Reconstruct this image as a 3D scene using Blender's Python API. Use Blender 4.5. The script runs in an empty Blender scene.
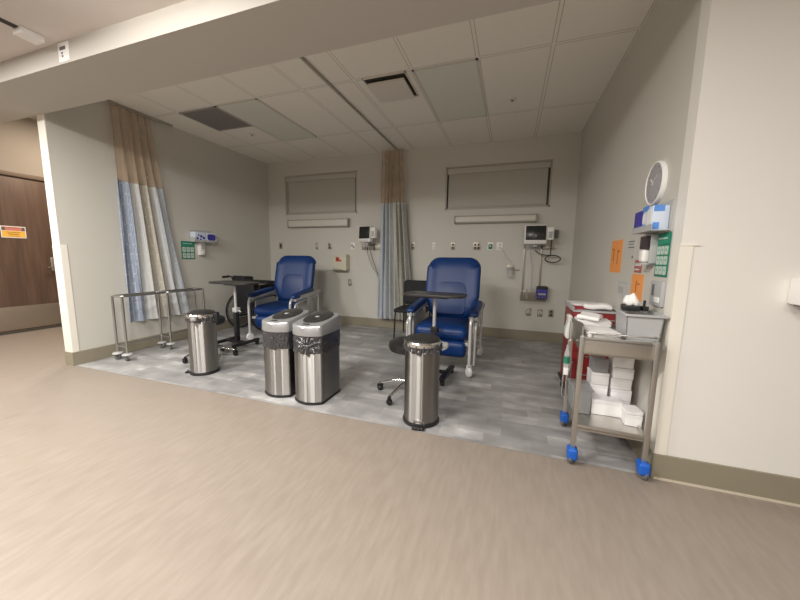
import bpy, bmesh, math, random
from math import sin, cos, pi, radians as R
from mathutils import Vector as V, Matrix as M4
random.seed(7)
SC = bpy.context.scene
COL = SC.collection

# ---------------------------------------------------------------- room numbers (metres)
XL, XR = -4.406, 0.819          # bay side walls
Y0, YB = 2.037, 5.123           # bay front line and back wall
HS, HC, HF = 2.554, 2.914, 2.698  # soffit, bay ceiling, front ceiling
YS = 1.584                      # front face of the soffit
WT = 0.117                      # wall thickness
HB = 0.145                      # base height

# ---------------------------------------------------------------- materials
def mat(name, color, rough=.6, metal=0, **k):
    m = bpy.data.materials.new(name); m.use_nodes = True
    nt = m.node_tree; b = nt.nodes['Principled BSDF']
    b.inputs['Base Color'].default_value = (*color, 1)
    b.inputs['Roughness'].default_value = rough
    b.inputs['Metallic'].default_value = metal
    if 'spec' in k: b.inputs['Specular IOR Level'].default_value = k['spec']
    if 'aniso' in k:
        b.inputs['Anisotropic'].default_value = k['aniso']
    if 'alpha' in k: b.inputs['Alpha'].default_value = k['alpha']
    if 'trans' in k: b.inputs['Transmission Weight'].default_value = k['trans']
    if 'coat' in k: b.inputs['Coat Weight'].default_value = k['coat']
    if 'emit' in k:
        b.inputs['Emission Color'].default_value = (*k.get('ecol', color), 1); b.inputs['Emission Strength'].default_value = k['emit']
    if 'aniso' in k:
        tg = nt.nodes.new('ShaderNodeTangent'); tg.direction_type = 'RADIAL'; tg.axis = 'Z'; nt.links.new(tg.outputs[0], b.inputs['Tangent'])
        b.inputs['Anisotropic Rotation'].default_value = .25
        tc = nt.nodes.new('ShaderNodeTexCoord'); mp = nt.nodes.new('ShaderNodeMapping'); mp.inputs['Scale'].default_value = (1, 1, .02)
        wv = nt.nodes.new('ShaderNodeTexNoise'); wv.inputs['Scale'].default_value = 16; wv.inputs['Detail'].default_value = 1
        bp = nt.nodes.new('ShaderNodeBump'); bp.inputs['Strength'].default_value = .5; bp.inputs['Distance'].default_value = .02
        nt.links.new(tc.outputs['Object'], mp.inputs['Vector']); nt.links.new(mp.outputs[0], wv.inputs['Vector']); nt.links.new(wv.outputs['Fac'], bp.inputs['Height']); nt.links.new(bp.outputs[0], b.inputs['Normal'])
    nz = k.get('noise')   # (scale, amount, stretch)
    if nz:
        sc, am, st = nz
        tc = nt.nodes.new('ShaderNodeTexCoord'); mp = nt.nodes.new('ShaderNodeMapping'); mp.inputs['Scale'].default_value = st
        no = nt.nodes.new('ShaderNodeTexNoise'); no.inputs['Scale'].default_value = sc; no.inputs['Detail'].default_value = 4
        mx = nt.nodes.new('ShaderNodeMix'); mx.data_type = 'RGBA'
        mx.inputs['A'].default_value = (*[c * (1 - am) for c in color], 1); mx.inputs['B'].default_value = (*[min(1, c * (1 + am)) for c in color], 1)
        nt.links.new(tc.outputs['Object'], mp.inputs['Vector']); nt.links.new(mp.outputs[0], no.inputs['Vector'])
        nt.links.new(no.outputs['Fac'], mx.inputs['Factor']); nt.links.new(mx.outputs['Result'], b.inputs['Base Color'])
        if k.get('bump'):
            bp = nt.nodes.new('ShaderNodeBump'); bp.inputs['Strength'].default_value = k['bump']; bp.inputs['Distance'].default_value = .003
            nt.links.new(no.outputs['Fac'], bp.inputs['Height']); nt.links.new(bp.outputs[0], b.inputs['Normal'])
    return m

S1 = (1, 1, 1)
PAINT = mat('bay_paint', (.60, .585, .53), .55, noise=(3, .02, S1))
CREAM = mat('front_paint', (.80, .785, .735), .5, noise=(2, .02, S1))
HALLW = mat('hall_far_wall', (.24, .22, .20), .6, noise=(2, .05, S1))
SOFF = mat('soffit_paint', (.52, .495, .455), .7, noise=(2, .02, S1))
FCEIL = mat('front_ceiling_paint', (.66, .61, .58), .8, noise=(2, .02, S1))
GUARD = mat('guard_vinyl', (.84, .81, .72), .4, noise=(6, .02, S1))
BASE = mat('rubber_base', (.275, .245, .18), .5, noise=(5, .06, S1))
WOOD = None
STEEL = mat('brushed_steel', (.40, .39, .375), .42, 1, aniso=1.0, noise=(9, .10, (1, 1, 60)))
STEELF = mat('cart_steel', (.62, .60, .56), .33, 1, noise=(8, .08, (30, 1, 1)))
CHROME = mat('chrome', (.72, .72, .71), .16, 1, noise=(4, .03, S1))
TUBE = mat('hamper_tube', (.50, .50, .49), .28, 1, noise=(4, .04, S1))
SILVER = mat('silver_plastic', (.40, .405, .41), .34, .55, noise=(5, .04, S1))
BAG = mat('bin_bag', (.045, .045, .05), .22, noise=(12, .5, S1), spec=.9)
BLACK = mat('black_plastic', (.014, .014, .015), .42, noise=(8, .2, S1))
BLACKG = mat('black_gloss', (.03, .03, .03), .12, noise=(5, .1, S1))
BLKFAB = mat('black_fabric', (.012, .012, .015), .75, noise=(60, .3, S1), bump=.3)
RUBBER = mat('black_rubber', (.02, .02, .02), .7, noise=(10, .2, S1))
VINYL = mat('blue_vinyl', (.0025, .031, .145), .42, noise=(7, .16, S1), bump=.2, spec=.4)
VINYLD = mat('blue_vinyl_panel', (.0023, .028, .13), .44, noise=(7, .16, S1), bump=.25)
FRAMEW = mat('silver_frame_paint', (.58, .58, .57), .3, .35, noise=(5, .03, S1))
SHELLG = mat('grey_shell', (.42, .42, .42), .45, noise=(5, .04, S1))
WHITEP = mat('white_plastic', (.80, .79, .77), .45, noise=(5, .02, S1))
CASTW = mat('white_caster', (.72, .71, .70), .4, noise=(5, .04, S1))
GREYP = mat('grey_plastic', (.44, .45, .45), .45, noise=(5, .04, S1))
DGREY = mat('dark_grey', (.13, .13, .135), .5, noise=(5, .1, S1))
TTOP = mat('table_laminate', (.035, .033, .033), .38, noise=(10, .15, (1, 6, 1)))
BCAST = mat('blue_caster', (.01, .11, .52), .4, noise=(8, .15, S1))
BLIND = mat('blind_fabric', (.50, .48, .43), .8, noise=(60, .05, (1, 1, 1)))
WFRAME = mat('window_frame_paint', (.44, .42, .365), .5, noise=(4, .04, S1))
DARKF = mat('dark_gap', (.06, .055, .045), .7, noise=(4, .1, S1))
LBAR = mat('light_bar_lens', (.62, .60, .53), .4, noise=(3, .03, S1))
LBARH = mat('light_bar_housing', (.36, .345, .30), .45, noise=(3, .04, S1))
PLATE = mat('steel_plate', (.38, .35, .29), .38, .7, noise=(8, .06, S1))
PLATEW = mat('white_plate', (.85, .84, .80), .35, noise=(8, .02, S1))
DARK = mat('dark_receptacle', (.035, .028, .02), .5, noise=(8, .2, S1))
GREEN = mat('green_print', (.02, .20, .125), .5, noise=(8, .08, S1))
GREENL = mat('pale_green_print', (.50, .62, .55), .5, noise=(8, .05, S1))
RED = mat('red_print', (.55, .05, .03), .5, noise=(8, .06, S1))
REDP = mat('red_cart_paint', (.24, .018, .02), .35, noise=(3, .08, S1))
ORANGE = mat('orange_paper', (.90, .36, .10), .7, noise=(4, .05, S1))
ORANGED = mat('orange_ink', (.45, .16, .04), .7, noise=(4, .05, S1))
PAPER = mat('white_paper', (.84, .83, .82), .6, noise=(4, .02, S1))
PAPERG = mat('wall_notice_paper', (.58, .57, .54), .6, noise=(4, .03, S1))
INK = mat('ink', (.12, .12, .13), .6, noise=(9, .1, S1))
CARD = mat('white_carton', (.84, .83, .83), .5, noise=(3, .03, S1))
PURPLE = mat('indigo_box', (.045, .04, .33), .45, noise=(9, .2, S1))
SKYB = mat('sky_blue_print', (.10, .28, .72), .4, noise=(9, .15, S1))
LBLUE = mat('pale_blue_box', (.62, .70, .82), .35, noise=(9, .06, S1))
CREAMP = mat('cream_plastic', (.62, .59, .47), .45, noise=(5, .03, S1))
SCREEN = mat('dark_screen', (.02, .022, .022), .2, noise=(5, .1, S1))
YELL = mat('yellow_print', (.85, .50, .08), .5, noise=(6, .06, S1))
PINKR = mat('header_print', (.62, .22, .16), .5, noise=(6, .06, S1))
CLOCKF = mat('clock_face', (.42, .41, .43), .22, noise=(3, .03, S1))
CLOCKR = mat('clock_rim', (.92, .92, .90), .35, noise=(3, .02, S1))
GRILLE = mat('grille_metal', (.20, .19, .185), .6, noise=(120, .5, S1))
LENS = mat('troffer_lens', (.68, .70, .63), .35, noise=(40, .04, S1))
TWHITE = mat('ceiling_metal', (.66, .63, .57), .5, noise=(4, .02, S1))
TGAP = mat('slot_gap', (.05, .045, .04), .8, noise=(4, .1, S1))
TEE = mat('track_metal', (.40, .375, .33), .5, .3, noise=(4, .03, S1))
CLEAR = mat('clear_plastic', (.70, .72, .72), .15, alpha=.38, noise=(5, .03, S1))
SMOKE = mat('grey_tote', (.32, .33, .33), .3, alpha=.75, noise=(5, .05, S1))
GLASS = mat('window_glass', (.6, .65, .65), .05, trans=.9, noise=(5, .02, S1))
WMET = mat('door_kick_steel', (.42, .37, .32), .35, .8, noise=(6, .05, (1, 1, 20)))

def N(nt, t, **k):
    n = nt.nodes.new(t)
    for a, v in k.items(): setattr(n, a, v)
    return n
def math_node(nt, op, a, b=None, c=None):
    n = N(nt, 'ShaderNodeMath', operation=op)
    for i, x in enumerate((a, b, c)):
        if x is None: continue
        if hasattr(x, 'is_output'): nt.links.new(x, n.inputs[i])
        else: n.inputs[i].default_value = x
    return n.outputs[0]
def ramp(nt, fac, stops, interp='LINEAR'):
    n = N(nt, 'ShaderNodeValToRGB'); cr = n.color_ramp; cr.interpolation = interp
    while len(cr.elements) < len(stops): cr.elements.new(.5)
    for e, (p, c) in zip(cr.elements, stops): e.position = p; e.color = (*c, 1)
    nt.links.new(fac, n.inputs[0]); return n.outputs[0]
def mixc(nt, fac, a, b, blend='MIX'):
    n = N(nt, 'ShaderNodeMix', data_type='RGBA', blend_type=blend)
    for key, x in (('Factor', fac), ('A', a), ('B', b)):
        if hasattr(x, 'is_output'): nt.links.new(x, n.inputs[key])
        elif key == 'Factor': n.inputs[key].default_value = x
        else: n.inputs[key].default_value = (*x, 1)
    return n.outputs['Result']

def mat_ceiling():
    m = bpy.data.materials.new('lay_in_tile'); m.use_nodes = True; nt = m.node_tree; b = nt.nodes['Principled BSDF']
    b.inputs['Roughness'].default_value = .85
    tc = N(nt, 'ShaderNodeTexCoord'); sp = N(nt, 'ShaderNodeSeparateXYZ'); nt.links.new(tc.outputs['Object'], sp.inputs[0])
    def dist(o, off, per):
        t = math_node(nt, 'ADD', o, -off); t = math_node(nt, 'DIVIDE', t, per); t = math_node(nt, 'ADD', t, 50.5)
        t = math_node(nt, 'FRACT', t); t = math_node(nt, 'SUBTRACT', t, .5); t = math_node(nt, 'ABSOLUTE', t); return math_node(nt, 'MULTIPLY', t, per)
    dx = dist(sp.outputs[0], -.362, .592); dy = dist(sp.outputs[1], 3.045, 1.172)
    d = math_node(nt, 'MINIMUM', dx, dy); line = math_node(nt, 'LESS_THAN', d, .013)
    edge = math_node(nt, 'LESS_THAN', math_node(nt, 'ABSOLUTE', math_node(nt, 'SUBTRACT', d, .0145)), .0035)
    no = N(nt, 'ShaderNodeTexNoise'); no.inputs['Scale'].default_value = 90; nt.links.new(tc.outputs['Object'], no.inputs['Vector'])
    tile = mixc(nt, no.outputs['Fac'], (.76, .735, .67), (.84, .815, .75))
    c = mixc(nt, line, tile, (.80, .775, .71)); c = mixc(nt, edge, c, (.50, .48, .43))
    nt.links.new(c, b.inputs['Base Color']); return m
def mat_vinyl():
    m = bpy.data.materials.new('linen_look_sheet'); m.use_nodes = True; nt = m.node_tree; b = nt.nodes['Principled BSDF']
    b.inputs['Roughness'].default_value = .42; b.inputs['Specular IOR Level'].default_value = .35
    tc = N(nt, 'ShaderNodeTexCoord')
    def noise(sc, st, det=3):
        mp = N(nt, 'ShaderNodeMapping'); mp.inputs['Scale'].default_value = st; nt.links.new(tc.outputs['Object'], mp.inputs['Vector'])
        n = N(nt, 'ShaderNodeTexNoise'); n.inputs['Scale'].default_value = sc; n.inputs['Detail'].default_value = det
        nt.links.new(mp.outputs[0], n.inputs['Vector']); return n.outputs['Fac']
    streak = noise(7, (5, .9, 1), 4); fine = noise(60, (4, .35, 1), 3); big = noise(1.2, S1, 2)
    a = ramp(nt, streak, [(.36, (.0, .0, .0)), (.66, (1, 1, 1))]); f = ramp(nt, fine, [(.3, (0, 0, 0)), (.7, (1, 1, 1))])
    c = mixc(nt, a, (.252, .214, .178), (.298, .256, .217))
    c = mixc(nt, math_node(nt, 'MULTIPLY', f, .28), c, (.25, .21, .17))
    c = mixc(nt, math_node(nt, 'MULTIPLY', big, .35), c, (.33, .275, .225))
    nt.links.new(c, b.inputs['Base Color'])
    r = math_node(nt, 'MULTIPLY_ADD', streak, .22, .33); nt.links.new(r, b.inputs['Roughness'])
    return m
def mat_planks():
    m = bpy.data.materials.new('grey_plank_vinyl'); m.use_nodes = True; nt = m.node_tree; b = nt.nodes['Principled BSDF']
    b.inputs['Roughness'].default_value = .4
    tc = N(nt, 'ShaderNodeTexCoord'); br = N(nt, 'ShaderNodeTexBrick'); br.offset = .37; br.offset_frequency = 2
    for k, v in (('Scale', 1.0), ('Mortar Size', .0012), ('Mortar Smooth', .3), ('Bias', 0), ('Brick Width', .30), ('Row Height', .115)): br.inputs[k].default_value = v
    br.inputs['Color1'].default_value = (.0, .0, .0, 1); br.inputs['Color2'].default_value = (1, 1, 1, 1); br.inputs['Mortar'].default_value = (.3, .3, .3, 1)
    nt.links.new(tc.outputs['Object'], br.inputs['Vector'])
    no = N(nt, 'ShaderNodeTexNoise'); no.inputs['Scale'].default_value = 5; no.inputs['Detail'].default_value = 2.5
    mp = N(nt, 'ShaderNodeMapping'); mp.inputs['Scale'].default_value = (1, 1.7, 1); nt.links.new(tc.outputs['Object'], mp.inputs['Vector']); nt.links.new(mp.outputs[0], no.inputs['Vector'])
    n2 = N(nt, 'ShaderNodeTexNoise'); n2.inputs['Scale'].default_value = 2.4; n2.inputs['Detail'].default_value = 3; nt.links.new(tc.outputs['Object'], n2.inputs['Vector'])
    bw = math_node(nt, 'ADD', math_node(nt, 'MULTIPLY', br.outputs['Color'], .22), math_node(nt, 'MULTIPLY', no.outputs['Fac'], .45))
    bw = math_node(nt, 'ADD', bw, math_node(nt, 'MULTIPLY', n2.outputs['Fac'], .35))
    c = ramp(nt, bw, [(.34, (.225, .222, .222)), (.50, (.305, .30, .297)), (.62, (.40, .395, .387)), (.76, (.66, .655, .64))])
    nt.links.new(c, b.inputs['Base Color'])
    nt.links.new(math_node(nt, 'MULTIPLY_ADD', no.outputs['Fac'], .3, .26), b.inputs['Roughness'])
    return m
def mat_wood():
    m = bpy.data.materials.new('walnut_laminate'); m.use_nodes = True; nt = m.node_tree; b = nt.nodes['Principled BSDF']
    b.inputs['Roughness'].default_value = .45
    tc = N(nt, 'ShaderNodeTexCoord'); mp = N(nt, 'ShaderNodeMapping'); mp.inputs['Scale'].default_value = (6, 6, .5)
    nt.links.new(tc.outputs['Object'], mp.inputs['Vector']); no = N(nt, 'ShaderNodeTexNoise'); no.inputs['Scale'].default_value = 2.5; no.inputs['Detail'].default_value = 6
    no.inputs['Distortion'].default_value = .6
    nt.links.new(mp.outputs[0], no.inputs['Vector'])
    c = ramp(nt, no.outputs['Fac'], [(.3, (.085, .052, .036)), (.7, (.135, .085, .06))]); nt.links.new(c, b.inputs['Base Color']); return m
def mat_curtain(name, stops, pale, drop=1.):
    m = bpy.data.materials.new(name); m.use_nodes = True; nt = m.node_tree; b = nt.nodes['Principled BSDF']
    b.inputs['Roughness'].default_value = .85
    uv = N(nt, 'ShaderNodeUVMap'); sp = N(nt, 'ShaderNodeSeparateXYZ'); nt.links.new(uv.outputs[0], sp.inputs[0])
    c = ramp(nt, sp.outputs[0], stops, 'LINEAR')
    mp = N(nt, 'ShaderNodeMapping'); mp.inputs['Rotation'].default_value = (0, 0, pi / 2); mp.inputs['Scale'].default_value = (1, 1, 1)
    cb = N(nt, 'ShaderNodeCombineXYZ'); nt.links.new(math_node(nt, 'MULTIPLY', sp.outputs[1], 1.72), cb.inputs[0]); nt.links.new(math_node(nt, 'MULTIPLY', sp.outputs[0], 2.2), cb.inputs[1])
    br = N(nt, 'ShaderNodeTexBrick'); br.offset = .5
    for k, v in (('Scale', 1.0), ('Mortar Size', .009), ('Mortar Smooth', .2), ('Bias', 0), ('Brick Width', .24), ('Row Height', .06)): br.inputs[k].default_value = v
    br.inputs['Color1'].default_value = (0, 0, 0, 1); br.inputs['Color2'].default_value = (1, 1, 1, 1); br.inputs['Mortar'].default_value = (.75, .75, .75, 1)
    nt.links.new(cb.outputs[0], br.inputs['Vector'])
    no = N(nt, 'ShaderNodeTexNoise'); no.inputs['Scale'].default_value = 14; nt.links.new(cb.outputs[0], no.inputs['Vector'])
    f = math_node(nt, 'MULTIPLY', br.outputs['Fac'], math_node(nt, 'GREATER_THAN', no.outputs['Fac'], .44))
    c = mixc(nt, math_node(nt, 'MULTIPLY', f, .5), c, pale)
    c = mixc(nt, math_node(nt, 'MULTIPLY', br.outputs['Color'], .12), c, (.3, .36, .45))
    nt.links.new(c, b.inputs['Base Color']); return m
def mat_mesh():
    m = bpy.data.materials.new('open_mesh_cloth'); m.use_nodes = True; nt = m.node_tree; b = nt.nodes['Principled BSDF']
    b.inputs['Base Color'].default_value = (.50, .36, .24, 1); b.inputs['Roughness'].default_value = .9
    tc = N(nt, 'ShaderNodeTexCoord'); no = N(nt, 'ShaderNodeTexNoise'); no.inputs['Scale'].default_value = 5; nt.links.new(tc.outputs['Object'], no.inputs['Vector'])
    nt.links.new(mixc(nt, no.outputs['Fac'], (.46, .33, .22), (.60, .46, .33)), b.inputs['Base Color'])
    nt.links.new(math_node(nt, 'MULTIPLY_ADD', no.outputs['Fac'], .3, .36), b.inputs['Alpha'])
    return m
TILE = mat_ceiling(); SHEET = mat_vinyl(); PLANKS = mat_planks(); WOOD = mat_wood(); MESHC = mat_mesh()

# ---------------------------------------------------------------- mesh builder
class MB:
    def __init__(s): s.bm = bmesh.new(); s.uv = None
    def _merge(s, b, mtx=None):
        if mtx is not None: bmesh.ops.transform(b, matrix=mtx, verts=b.verts)
        me = bpy.data.meshes.new('t'); b.to_mesh(me); b.free(); s.bm.from_mesh(me); bpy.data.meshes.remove(me); return s
    def box(s, x0, x1, y0, y1, z0, z1, bev=0, mtx=None, seg=2):
        b = bmesh.new(); bmesh.ops.create_cube(b, size=1)
        for v in b.verts: v.co = V(((x0 + x1) / 2 + v.co.x * (x1 - x0), (y0 + y1) / 2 + v.co.y * (y1 - y0), (z0 + z1) / 2 + v.co.z * (z1 - z0)))
        if bev: bmesh.ops.bevel(b, geom=b.edges[:], offset=bev, segments=seg, affect='EDGES', profile=.6)
        return s._merge(b, mtx)
    def prism(s, poly, z0, z1, bev=0, mtx=None, top=1.0):
        b = bmesh.new(); n = len(poly); cx = sum(p[0] for p in poly) / n; cy = sum(p[1] for p in poly) / n
        a = [b.verts.new((x, y, z0)) for x, y in poly]; c = [b.verts.new((cx + (x - cx) * top, cy + (y - cy) * top, z1)) for x, y in poly]
        b.faces.new(a[::-1]); b.faces.new(c)
        for i in range(n): b.faces.new((a[i], a[(i + 1) % n], c[(i + 1) % n], c[i]))
        bmesh.ops.recalc_face_normals(b, faces=b.faces)
        if bev:
            es = [e for e in b.edges if abs(e.verts[0].co.z - e.verts[1].co.z) < 1e-6]
            bmesh.ops.bevel(b, geom=es, offset=bev, segments=2, affect='EDGES', profile=.6)
        return s._merge(b, mtx)
    def lathe(s, prof, c=(0, 0, 0), seg=32, sx=1, sy=1, mtx=None):
        b = bmesh.new(); rings = []
        for r, z in prof:
            if r < 1e-6: rings.append([b.verts.new((c[0], c[1], c[2] + z))])
            else: rings.append([b.verts.new((c[0] + r * cos(2 * pi * i / seg) * sx, c[1] + r * sin(2 * pi * i / seg) * sy, c[2] + z)) for i in range(seg)])
        for A, B in zip(rings, rings[1:]):
            for i in range(seg):
                j = (i + 1) % seg
                if len(A) == 1 and len(B) == 1: continue
                if len(A) == 1: b.faces.new((A[0], B[i], B[j]))
                elif len(B) == 1: b.faces.new((A[i], B[0], A[j]))
                else: b.faces.new((A[i], B[i], B[j], A[j]))
        if len(rings[0]) > 1: b.faces.new(rings[0])
        if len(rings[-1]) > 1: b.faces.new(rings[-1])
        bmesh.ops.recalc_face_normals(b, faces=b.faces)
        return s._merge(b, mtx)
    def cyl(s, p0, p1, r, r2=None, seg=16):
        return s.tube([p0, p1], r, seg, r2=r2)
    def tube(s, pts, r, seg=10, closed=False, r2=None):
        pts = [V(p) for p in pts]; n = len(pts); b = bmesh.new(); rings = []; prev = None
        for i, p in enumerate(pts):
            if closed: t = (pts[(i + 1) % n] - pts[i - 1])
            else: t = (pts[min(i + 1, n - 1)] - pts[max(i - 1, 0)])
            t.normalize()
            if prev is None:
                u = t.cross(V((0, 0, 1)))
                if u.length < .1: u = t.cross(V((1, 0, 0)))
            else: u = prev - t * prev.dot(t)
            u.normalize(); prev = u; w = t.cross(u)
            rr = r if r2 is None else r + (r2 - r) * i / (n - 1)
            rings.append([b.verts.new(p + (u * cos(2 * pi * k / seg) + w * sin(2 * pi * k / seg)) * rr) for k in range(seg)])
        for i in range(n if closed else n - 1):
            A, B = rings[i], rings[(i + 1) % n]
            for k in range(seg): b.faces.new((A[k], A[(k + 1) % seg], B[(k + 1) % seg], B[k]))
        if not closed: b.faces.new(rings[0][::-1]); b.faces.new(rings[-1])
        bmesh.ops.recalc_face_normals(b, faces=b.faces)
        return s._merge(b)
    def rbox(s, c, h, r, crown=0, mtx=None, n=10, fn=None):
        """soft box: half sizes h, corner radius r (scalar or per-axis), crown swells the +-z faces"""
        hx, hy, hz = h; rr = (r, r, r) if not isinstance(r, tuple) else r
        rr = tuple(min(a, b_ * .999) for a, b_ in zip(rr, h))
        b = bmesh.new(); bmesh.ops.create_cube(b, size=2); bmesh.ops.subdivide_edges(b, edges=b.edges[:], cuts=n, use_grid_fill=True)
        for v in b.verts:
            q = [math.copysign(1 - (1 - abs(t)) ** 1.0, t) for t in v.co]
            P_ = []; I = []
            for t, hh, r_ in zip(q, h, rr):
                # concentrate samples near the ends
                tt = math.copysign(abs(t) ** .7, t); p = tt * hh; i_ = max(-(hh - r_), min(hh - r_, p)); P_.append(p); I.append(i_)
            d = V([(p - i_) / r_ for p, i_, r_ in zip(P_, I, rr)])
            if d.length > 1e-6:
                # cube-corner direction to ellipsoid
                d.normalize(); m_ = max(abs((p - i_) / r_) for p, i_, r_ in zip(P_, I, rr)); d *= m_
            v.co = V([i_ + dd * r_ for i_, dd, r_ in zip(I, d, rr)])
            if crown:
                v.co.z += math.copysign(crown, v.co.z) * max(0, 1 - (v.co.x / hx) ** 2) * max(0, 1 - (v.co.y / hy) ** 2) * min(1, abs(v.co.z) / hz)
            if fn: v.co = fn(v.co)
            v.co += V(c)
        bmesh.ops.recalc_face_normals(b, faces=b.faces)
        return s._merge(b, mtx)
    def quad(s, pts):
        s.bm.faces.new([s.bm.verts.new(p) for p in pts]); return s
    def sheet(s, fn, nu, nv, uvfn=None, thick=0):
        vs = [[s.bm.verts.new(fn(i / nu, j / nv)) for i in range(nu + 1)] for j in range(nv + 1)]
        uvl = s.bm.loops.layers.uv.verify() if uvfn else None
        for j in range(nv):
            for i in range(nu):
                f = s.bm.faces.new((vs[j][i], vs[j][i + 1], vs[j + 1][i + 1], vs[j + 1][i]))
                if uvl:
                    for l, (a, b_) in zip(f.loops, ((i, j), (i + 1, j), (i + 1, j + 1), (i, j + 1))): l[uvl].uv = uvfn(a / nu, b_ / nv)
        return s
    def obj(s, name, m, parent=None, label=None, smooth=True, loc=None, ang=.7, kind=None):
        bm = s.bm
        if smooth:
            for f in bm.faces: f.smooth = True
            for e in bm.edges:
                if len(e.link_faces) == 2 and e.calc_face_angle(0) > ang: e.smooth = False
        me = bpy.data.meshes.new(name); bm.to_mesh(me); bm.free(); me.materials.append(m)
        o = bpy.data.objects.new(name, me); COL.objects.link(o)
        if parent: o.parent = parent
        if loc: o.location = loc
        if label: o['label'] = label
        if kind: o['kind'] = kind
        return o
def fillet(pts, r, n=5, closed=False):
    pts = [V(p) for p in pts]; out = []; N_ = len(pts)
    for i, p in enumerate(pts):
        if not closed and i in (0, N_ - 1): out.append(p); continue
        a = pts[i - 1] - p; b = pts[(i + 1) % N_] - p; q = min(r, a.length * .49, b.length * .49)
        A = p + a.normalized() * q; B = p + b.normalized() * q
        for k in range(n + 1):
            t = k / n; out.append(A * (1 - t) ** 2 + p * 2 * t * (1 - t) + B * t * t)
    return out
def rrect(hx, hy, r, n=5, c=(0, 0)):
    out = []
    for sx, sy, a0 in ((1, 1, 0), (-1, 1, 90), (-1, -1, 180), (1, -1, 270)):
        for k in range(n + 1):
            a = R(a0 + 90 * k / n); out.append((c[0] + sx * (hx - r) + r * cos(a), c[1] + sy * (hy - r) + r * sin(a)))
    return out
def thing(name, label, cat, loc=(0, 0, 0), rz=0, group=None):
    o = bpy.data.objects.new(name, None); COL.objects.link(o); o.location = loc; o.rotation_euler = (0, 0, rz); o.empty_display_size = .1
    return tag(o, label, cat, group)
def tag(o, label, cat, group=None):
    o['label'] = label; o['category'] = cat
    if group: o['group'] = group
    return o
def struct(name, mb, m, parent=None, label=None, smooth=False):
    o = mb.obj(name, m, parent, smooth=smooth)
    o['kind'] = 'structure'
    if label: o['label'] = label
    return o
def copy_tree(o, parent=None):
    c = o.copy(); COL.objects.link(c)
    if parent: c.parent = parent
    for ch in [k for k in bpy.data.objects if k.parent == o]: copy_tree(ch, c)
    return c
def rot(axis, deg, c=(0, 0, 0)):
    return M4.Translation(V(c)) @ M4.Rotation(R(deg), 4, axis) @ M4.Translation(-V(c))

# ================================================================ SETTING
FX0, FX1, FY0, FY1 = -7.0, 4.2, -3.2, 6.6
OXL = XL - WT
struct('floor', MB().prism([(FX0, FY0), (FX1, FY0), (FX1, Y0), (OXL, Y0), (OXL, FY1), (FX0, FY1)], -.05, 0), SHEET, label='beige linen-look sheet floor in front of the bay')
struct('floor_bay', MB().box(OXL, FX1, Y0, FY1, -.05, 0.0), PLANKS, label='grey mottled plank floor inside the treatment bay')
struct('trim_1', MB().box(XL, XR, Y0 - .004, Y0 + .004, -.01, .0012), mat('seam_strip', (.26, .235, .205), .5, noise=(9, .05, S1)), label='thin strip where the two floors meet')
struct('ceiling_bay', MB().box(OXL, XR + .15, Y0 - .05, YB + .15, HC, HC + .05), TILE, label='lay-in tile ceiling of the bay')
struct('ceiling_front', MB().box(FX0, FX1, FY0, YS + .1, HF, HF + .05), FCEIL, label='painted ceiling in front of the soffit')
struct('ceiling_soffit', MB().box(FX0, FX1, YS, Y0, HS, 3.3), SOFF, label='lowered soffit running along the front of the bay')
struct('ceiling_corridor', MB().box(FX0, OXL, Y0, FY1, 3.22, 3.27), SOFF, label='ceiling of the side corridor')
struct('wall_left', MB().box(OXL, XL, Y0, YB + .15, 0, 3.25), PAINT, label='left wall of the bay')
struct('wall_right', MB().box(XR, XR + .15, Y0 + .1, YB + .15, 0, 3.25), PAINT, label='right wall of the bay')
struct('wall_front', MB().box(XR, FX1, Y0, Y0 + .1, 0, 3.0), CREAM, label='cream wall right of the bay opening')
# back wall with two window openings
WINS = [(-4.014, -2.547, 1.966, 2.665), (-1.022, .483, 1.955, 2.60)]
def back_wall():
    m = MB(); xs = [OXL, WINS[0][0], WINS[0][1], WINS[1][0], WINS[1][1], XR + .15]
    for i in range(5):
        if i in (1, 3):
            w = WINS[i // 2]; m.box(xs[i], xs[i + 1], YB, YB + .15, 0, w[2]); m.box(xs[i], xs[i + 1], YB, YB + .15, w[3], 3.25)
        else: m.box(xs[i], xs[i + 1], YB, YB + .15, 0, 3.25)
    return m
struct('wall_back', back_wall(), PAINT, label='back wall of the bay')
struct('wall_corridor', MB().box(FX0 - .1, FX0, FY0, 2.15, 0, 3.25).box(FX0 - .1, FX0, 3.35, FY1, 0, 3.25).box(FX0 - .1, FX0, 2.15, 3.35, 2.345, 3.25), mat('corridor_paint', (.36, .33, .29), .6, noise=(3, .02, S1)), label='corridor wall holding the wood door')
struct('wall_corridor_end', MB().box(FX0, OXL, FY1, FY1 + .1, 0, 3.25), PAINT)
struct('wall_entry', MB().box(FX0, FX1, FY0 - .1, FY0, 0, 2.75), HALLW, label='wall behind the camera')
struct('wall_side', MB().box(FX1, FX1 + .1, FY0, Y0, 0, 2.75), HALLW)
def strip(name, x0, x1, y0, y1, label=None): struct(name, MB().box(x0, x1, y0, y1, 0, HB, .003), BASE, label=label)
BT = .012
strip('baseboard_left', XL, XL + BT, Y0, YB, 'taupe rubber base along left wall')
strip('baseboard_left_end', OXL - BT, XL + BT, Y0 - BT, Y0, 'taupe rubber base around the left wall end')
strip('baseboard_back', XL + BT, XR - BT, YB - BT, YB, 'taupe rubber base along back wall')
strip('baseboard_right', XR - BT, XR, Y0, YB - BT)
strip('baseboard_front', XR - BT, FX1, Y0 - BT, Y0, 'taupe rubber base along the cream front wall')
struct('trim_2', MB().box(XR, FX1, Y0 - BT - .004, Y0 - BT + .002, 0, .012), mat('base_sealant', (.62, .55, .44), .5, noise=(9, .05, S1)), label='pale bead along the foot of the cream wall')
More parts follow.
